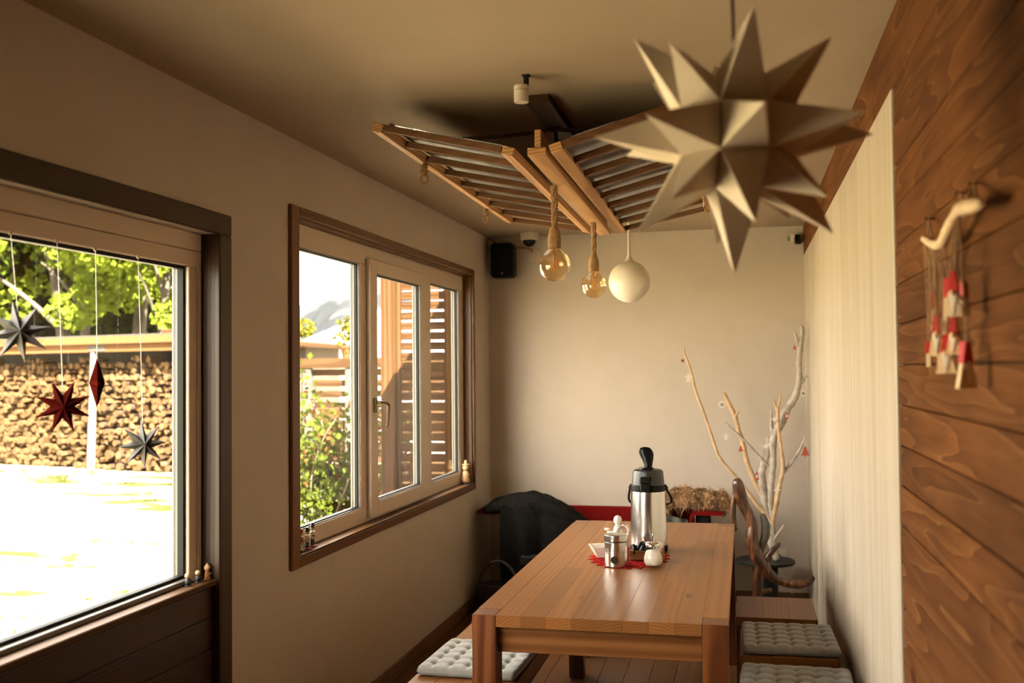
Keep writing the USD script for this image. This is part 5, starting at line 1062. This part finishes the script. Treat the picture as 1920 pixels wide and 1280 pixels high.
ornament('gnome', 1419, 891, 16, RDO, 'red and white nutcracker ornament low on the tan branch', (1414, 880), WHO)
ornament('snow', 1457, 918, 12, WHO, 'bright white snowflake on the lower twigs', (1460, 906))

# ------------------------------------------------------------------ gnome garland on the plank wall
wh = thing('wall_hanging', 'driftwood garland with strings of red-hatted wooden gnomes on the plank wall', 'wall hanging', (XR, 1.95, 1.86))
DRIFT = plain('pale_bleached_driftwood', (.58, .42, .25), .8, var=.2, scale=25, bump=.4, bscale=80); STR = plain('natural_twine', (.34, .20, .095), .9, var=.2, scale=80)
def xp(x, y, X=.365): return px(x, y, X=X)
dw = catmull([xp(1733, 448), xp(1745, 455), xp(1757, 459), xp(1768, 452), xp(1775, 435), xp(1786, 412), xp(1797, 395), xp(1812, 388), xp(1828, 385), xp(1842, 381)], 40)
part(wh, 'driftwood', tube(dw, np.interp(np.linspace(0, 1, 40), [0, .2, .45, .62, .75, .9, 1], [.007, .009, .010, .009, .013, .012, .006]), 12, jitter=.05), DRIFT, True)
for nx_, ny_, a_, b_ in ((1742, 410, (1740, 448), (1750, 455)), (1826, 344, (1812, 386), (1834, 384)), (1800, 362, (1792, 400), (1808, 388))):
    nl_ = px(nx_, ny_, X=XR - .012)
    part(wh, 'nail', turned(lathe([(0, 0), (.0022, 0), (.0022, .02), (.004, .0205), (.004, .022), (0, .0225)], n=10), nl_ + [.012, 0, 0], (-1, 0, 0)), BRONZE)
    for e in (a_, b_): part(wh, 'tie', rope([nl_, (nl_ + xp(*e)) / 2, xp(*e)], .0022, 200), STR)
GW = plain('gnome_plywood', (.72, .52, .29), .7, var=.12, scale=40); GRED = plain('gnome_red', (.50, .012, .006), .6, var=.05); GBEARD = plain('gnome_beard_white', (.82, .74, .60), .7); 
def gnome(x, ytop, ybot, wpx, X, turn, sx):
    a, b = px(x, ytop, X=X), px(x, ybot, X=X); h = a[2] - b[2]; D = np.linalg.norm(a - EYE); w = wpx / FPX * D
    ux = np.array([math.cos(turn), math.sin(turn), 0]); uy = np.array([0, 0, 1.0]); nn = np.cross(ux, uy); th_ = .009
    o_ = b - nn * th_ / 2; P = lambda pts: Polygon([(p[0] * w, p[1] * h) for p in pts])
    gn = part(wh, 'gnome', extrude(P([(-.5, 0), (.5, 0), (.22, .66), (-.22, .66)]), th_, o_, ux, uy), GW, False)
    part(gn, 'hat', extrude(P([(-.30, .53), (.30, .53), (.14, 1), (-.14, 1)]), th_ + .003, o_ - nn * .0015, ux, uy), GRED, False, label='red hat')
    part(gn, 'beard', extrude(P([(-.22, .52), (.22, .52), (0, .03)]), .0025, o_ + nn * th_, ux, uy), GBEARD, False, label='white pointed beard')
    part(gn, 'nose', ball(o_ + nn * (th_ + .002) + uy * h * .52, .0052, 2), GW, True)
    i = int(np.argmin(np.abs(dw[:, 1] - a[1]))); part(wh, 'string', rope([dw[i] - [0, 0, .004], (dw[i] + a) / 2, a], .0016, 220), STR)
def face(x): return 0.28
for args in ((1789, 508, 593, 30, .355, -.45, 0), (1757, 588, 667, 25, .37, -.40, 0), (1789, 594, 664, 24, .36, -.45, 0), (1775, 627, 700, 33, .35, -.40, 0), (1812, 640, 728, 42, .372, .62, 0),
             (1777, 520, 600, 16, .372, 1.0, 0), (1808, 528, 592, 16, .375, -.9, 0), (1748, 545, 620, 10, .378, 1.25, 0), (1763, 622, 700, 12, .378, 1.2, 0), (1742, 640, 688, 10, .38, 1.2, 0), (1770, 562, 635, 10, .379, 1.25, 0)):
    gnome(*args)
for x in (1740, 1744, 1749, 1754, 1760, 1765): 
    i = int(np.argmin([abs((p - EYE) @ rt / ((p - EYE) @ fw) * FPX + 960 - x) for p in dw])); e = dw[i] - [0, 0, .16 + .006 * (x % 7)]
    part(wh, 'string', rope([dw[i], (dw[i] + e) / 2, e], .0016, 220), STR)
#INSERT
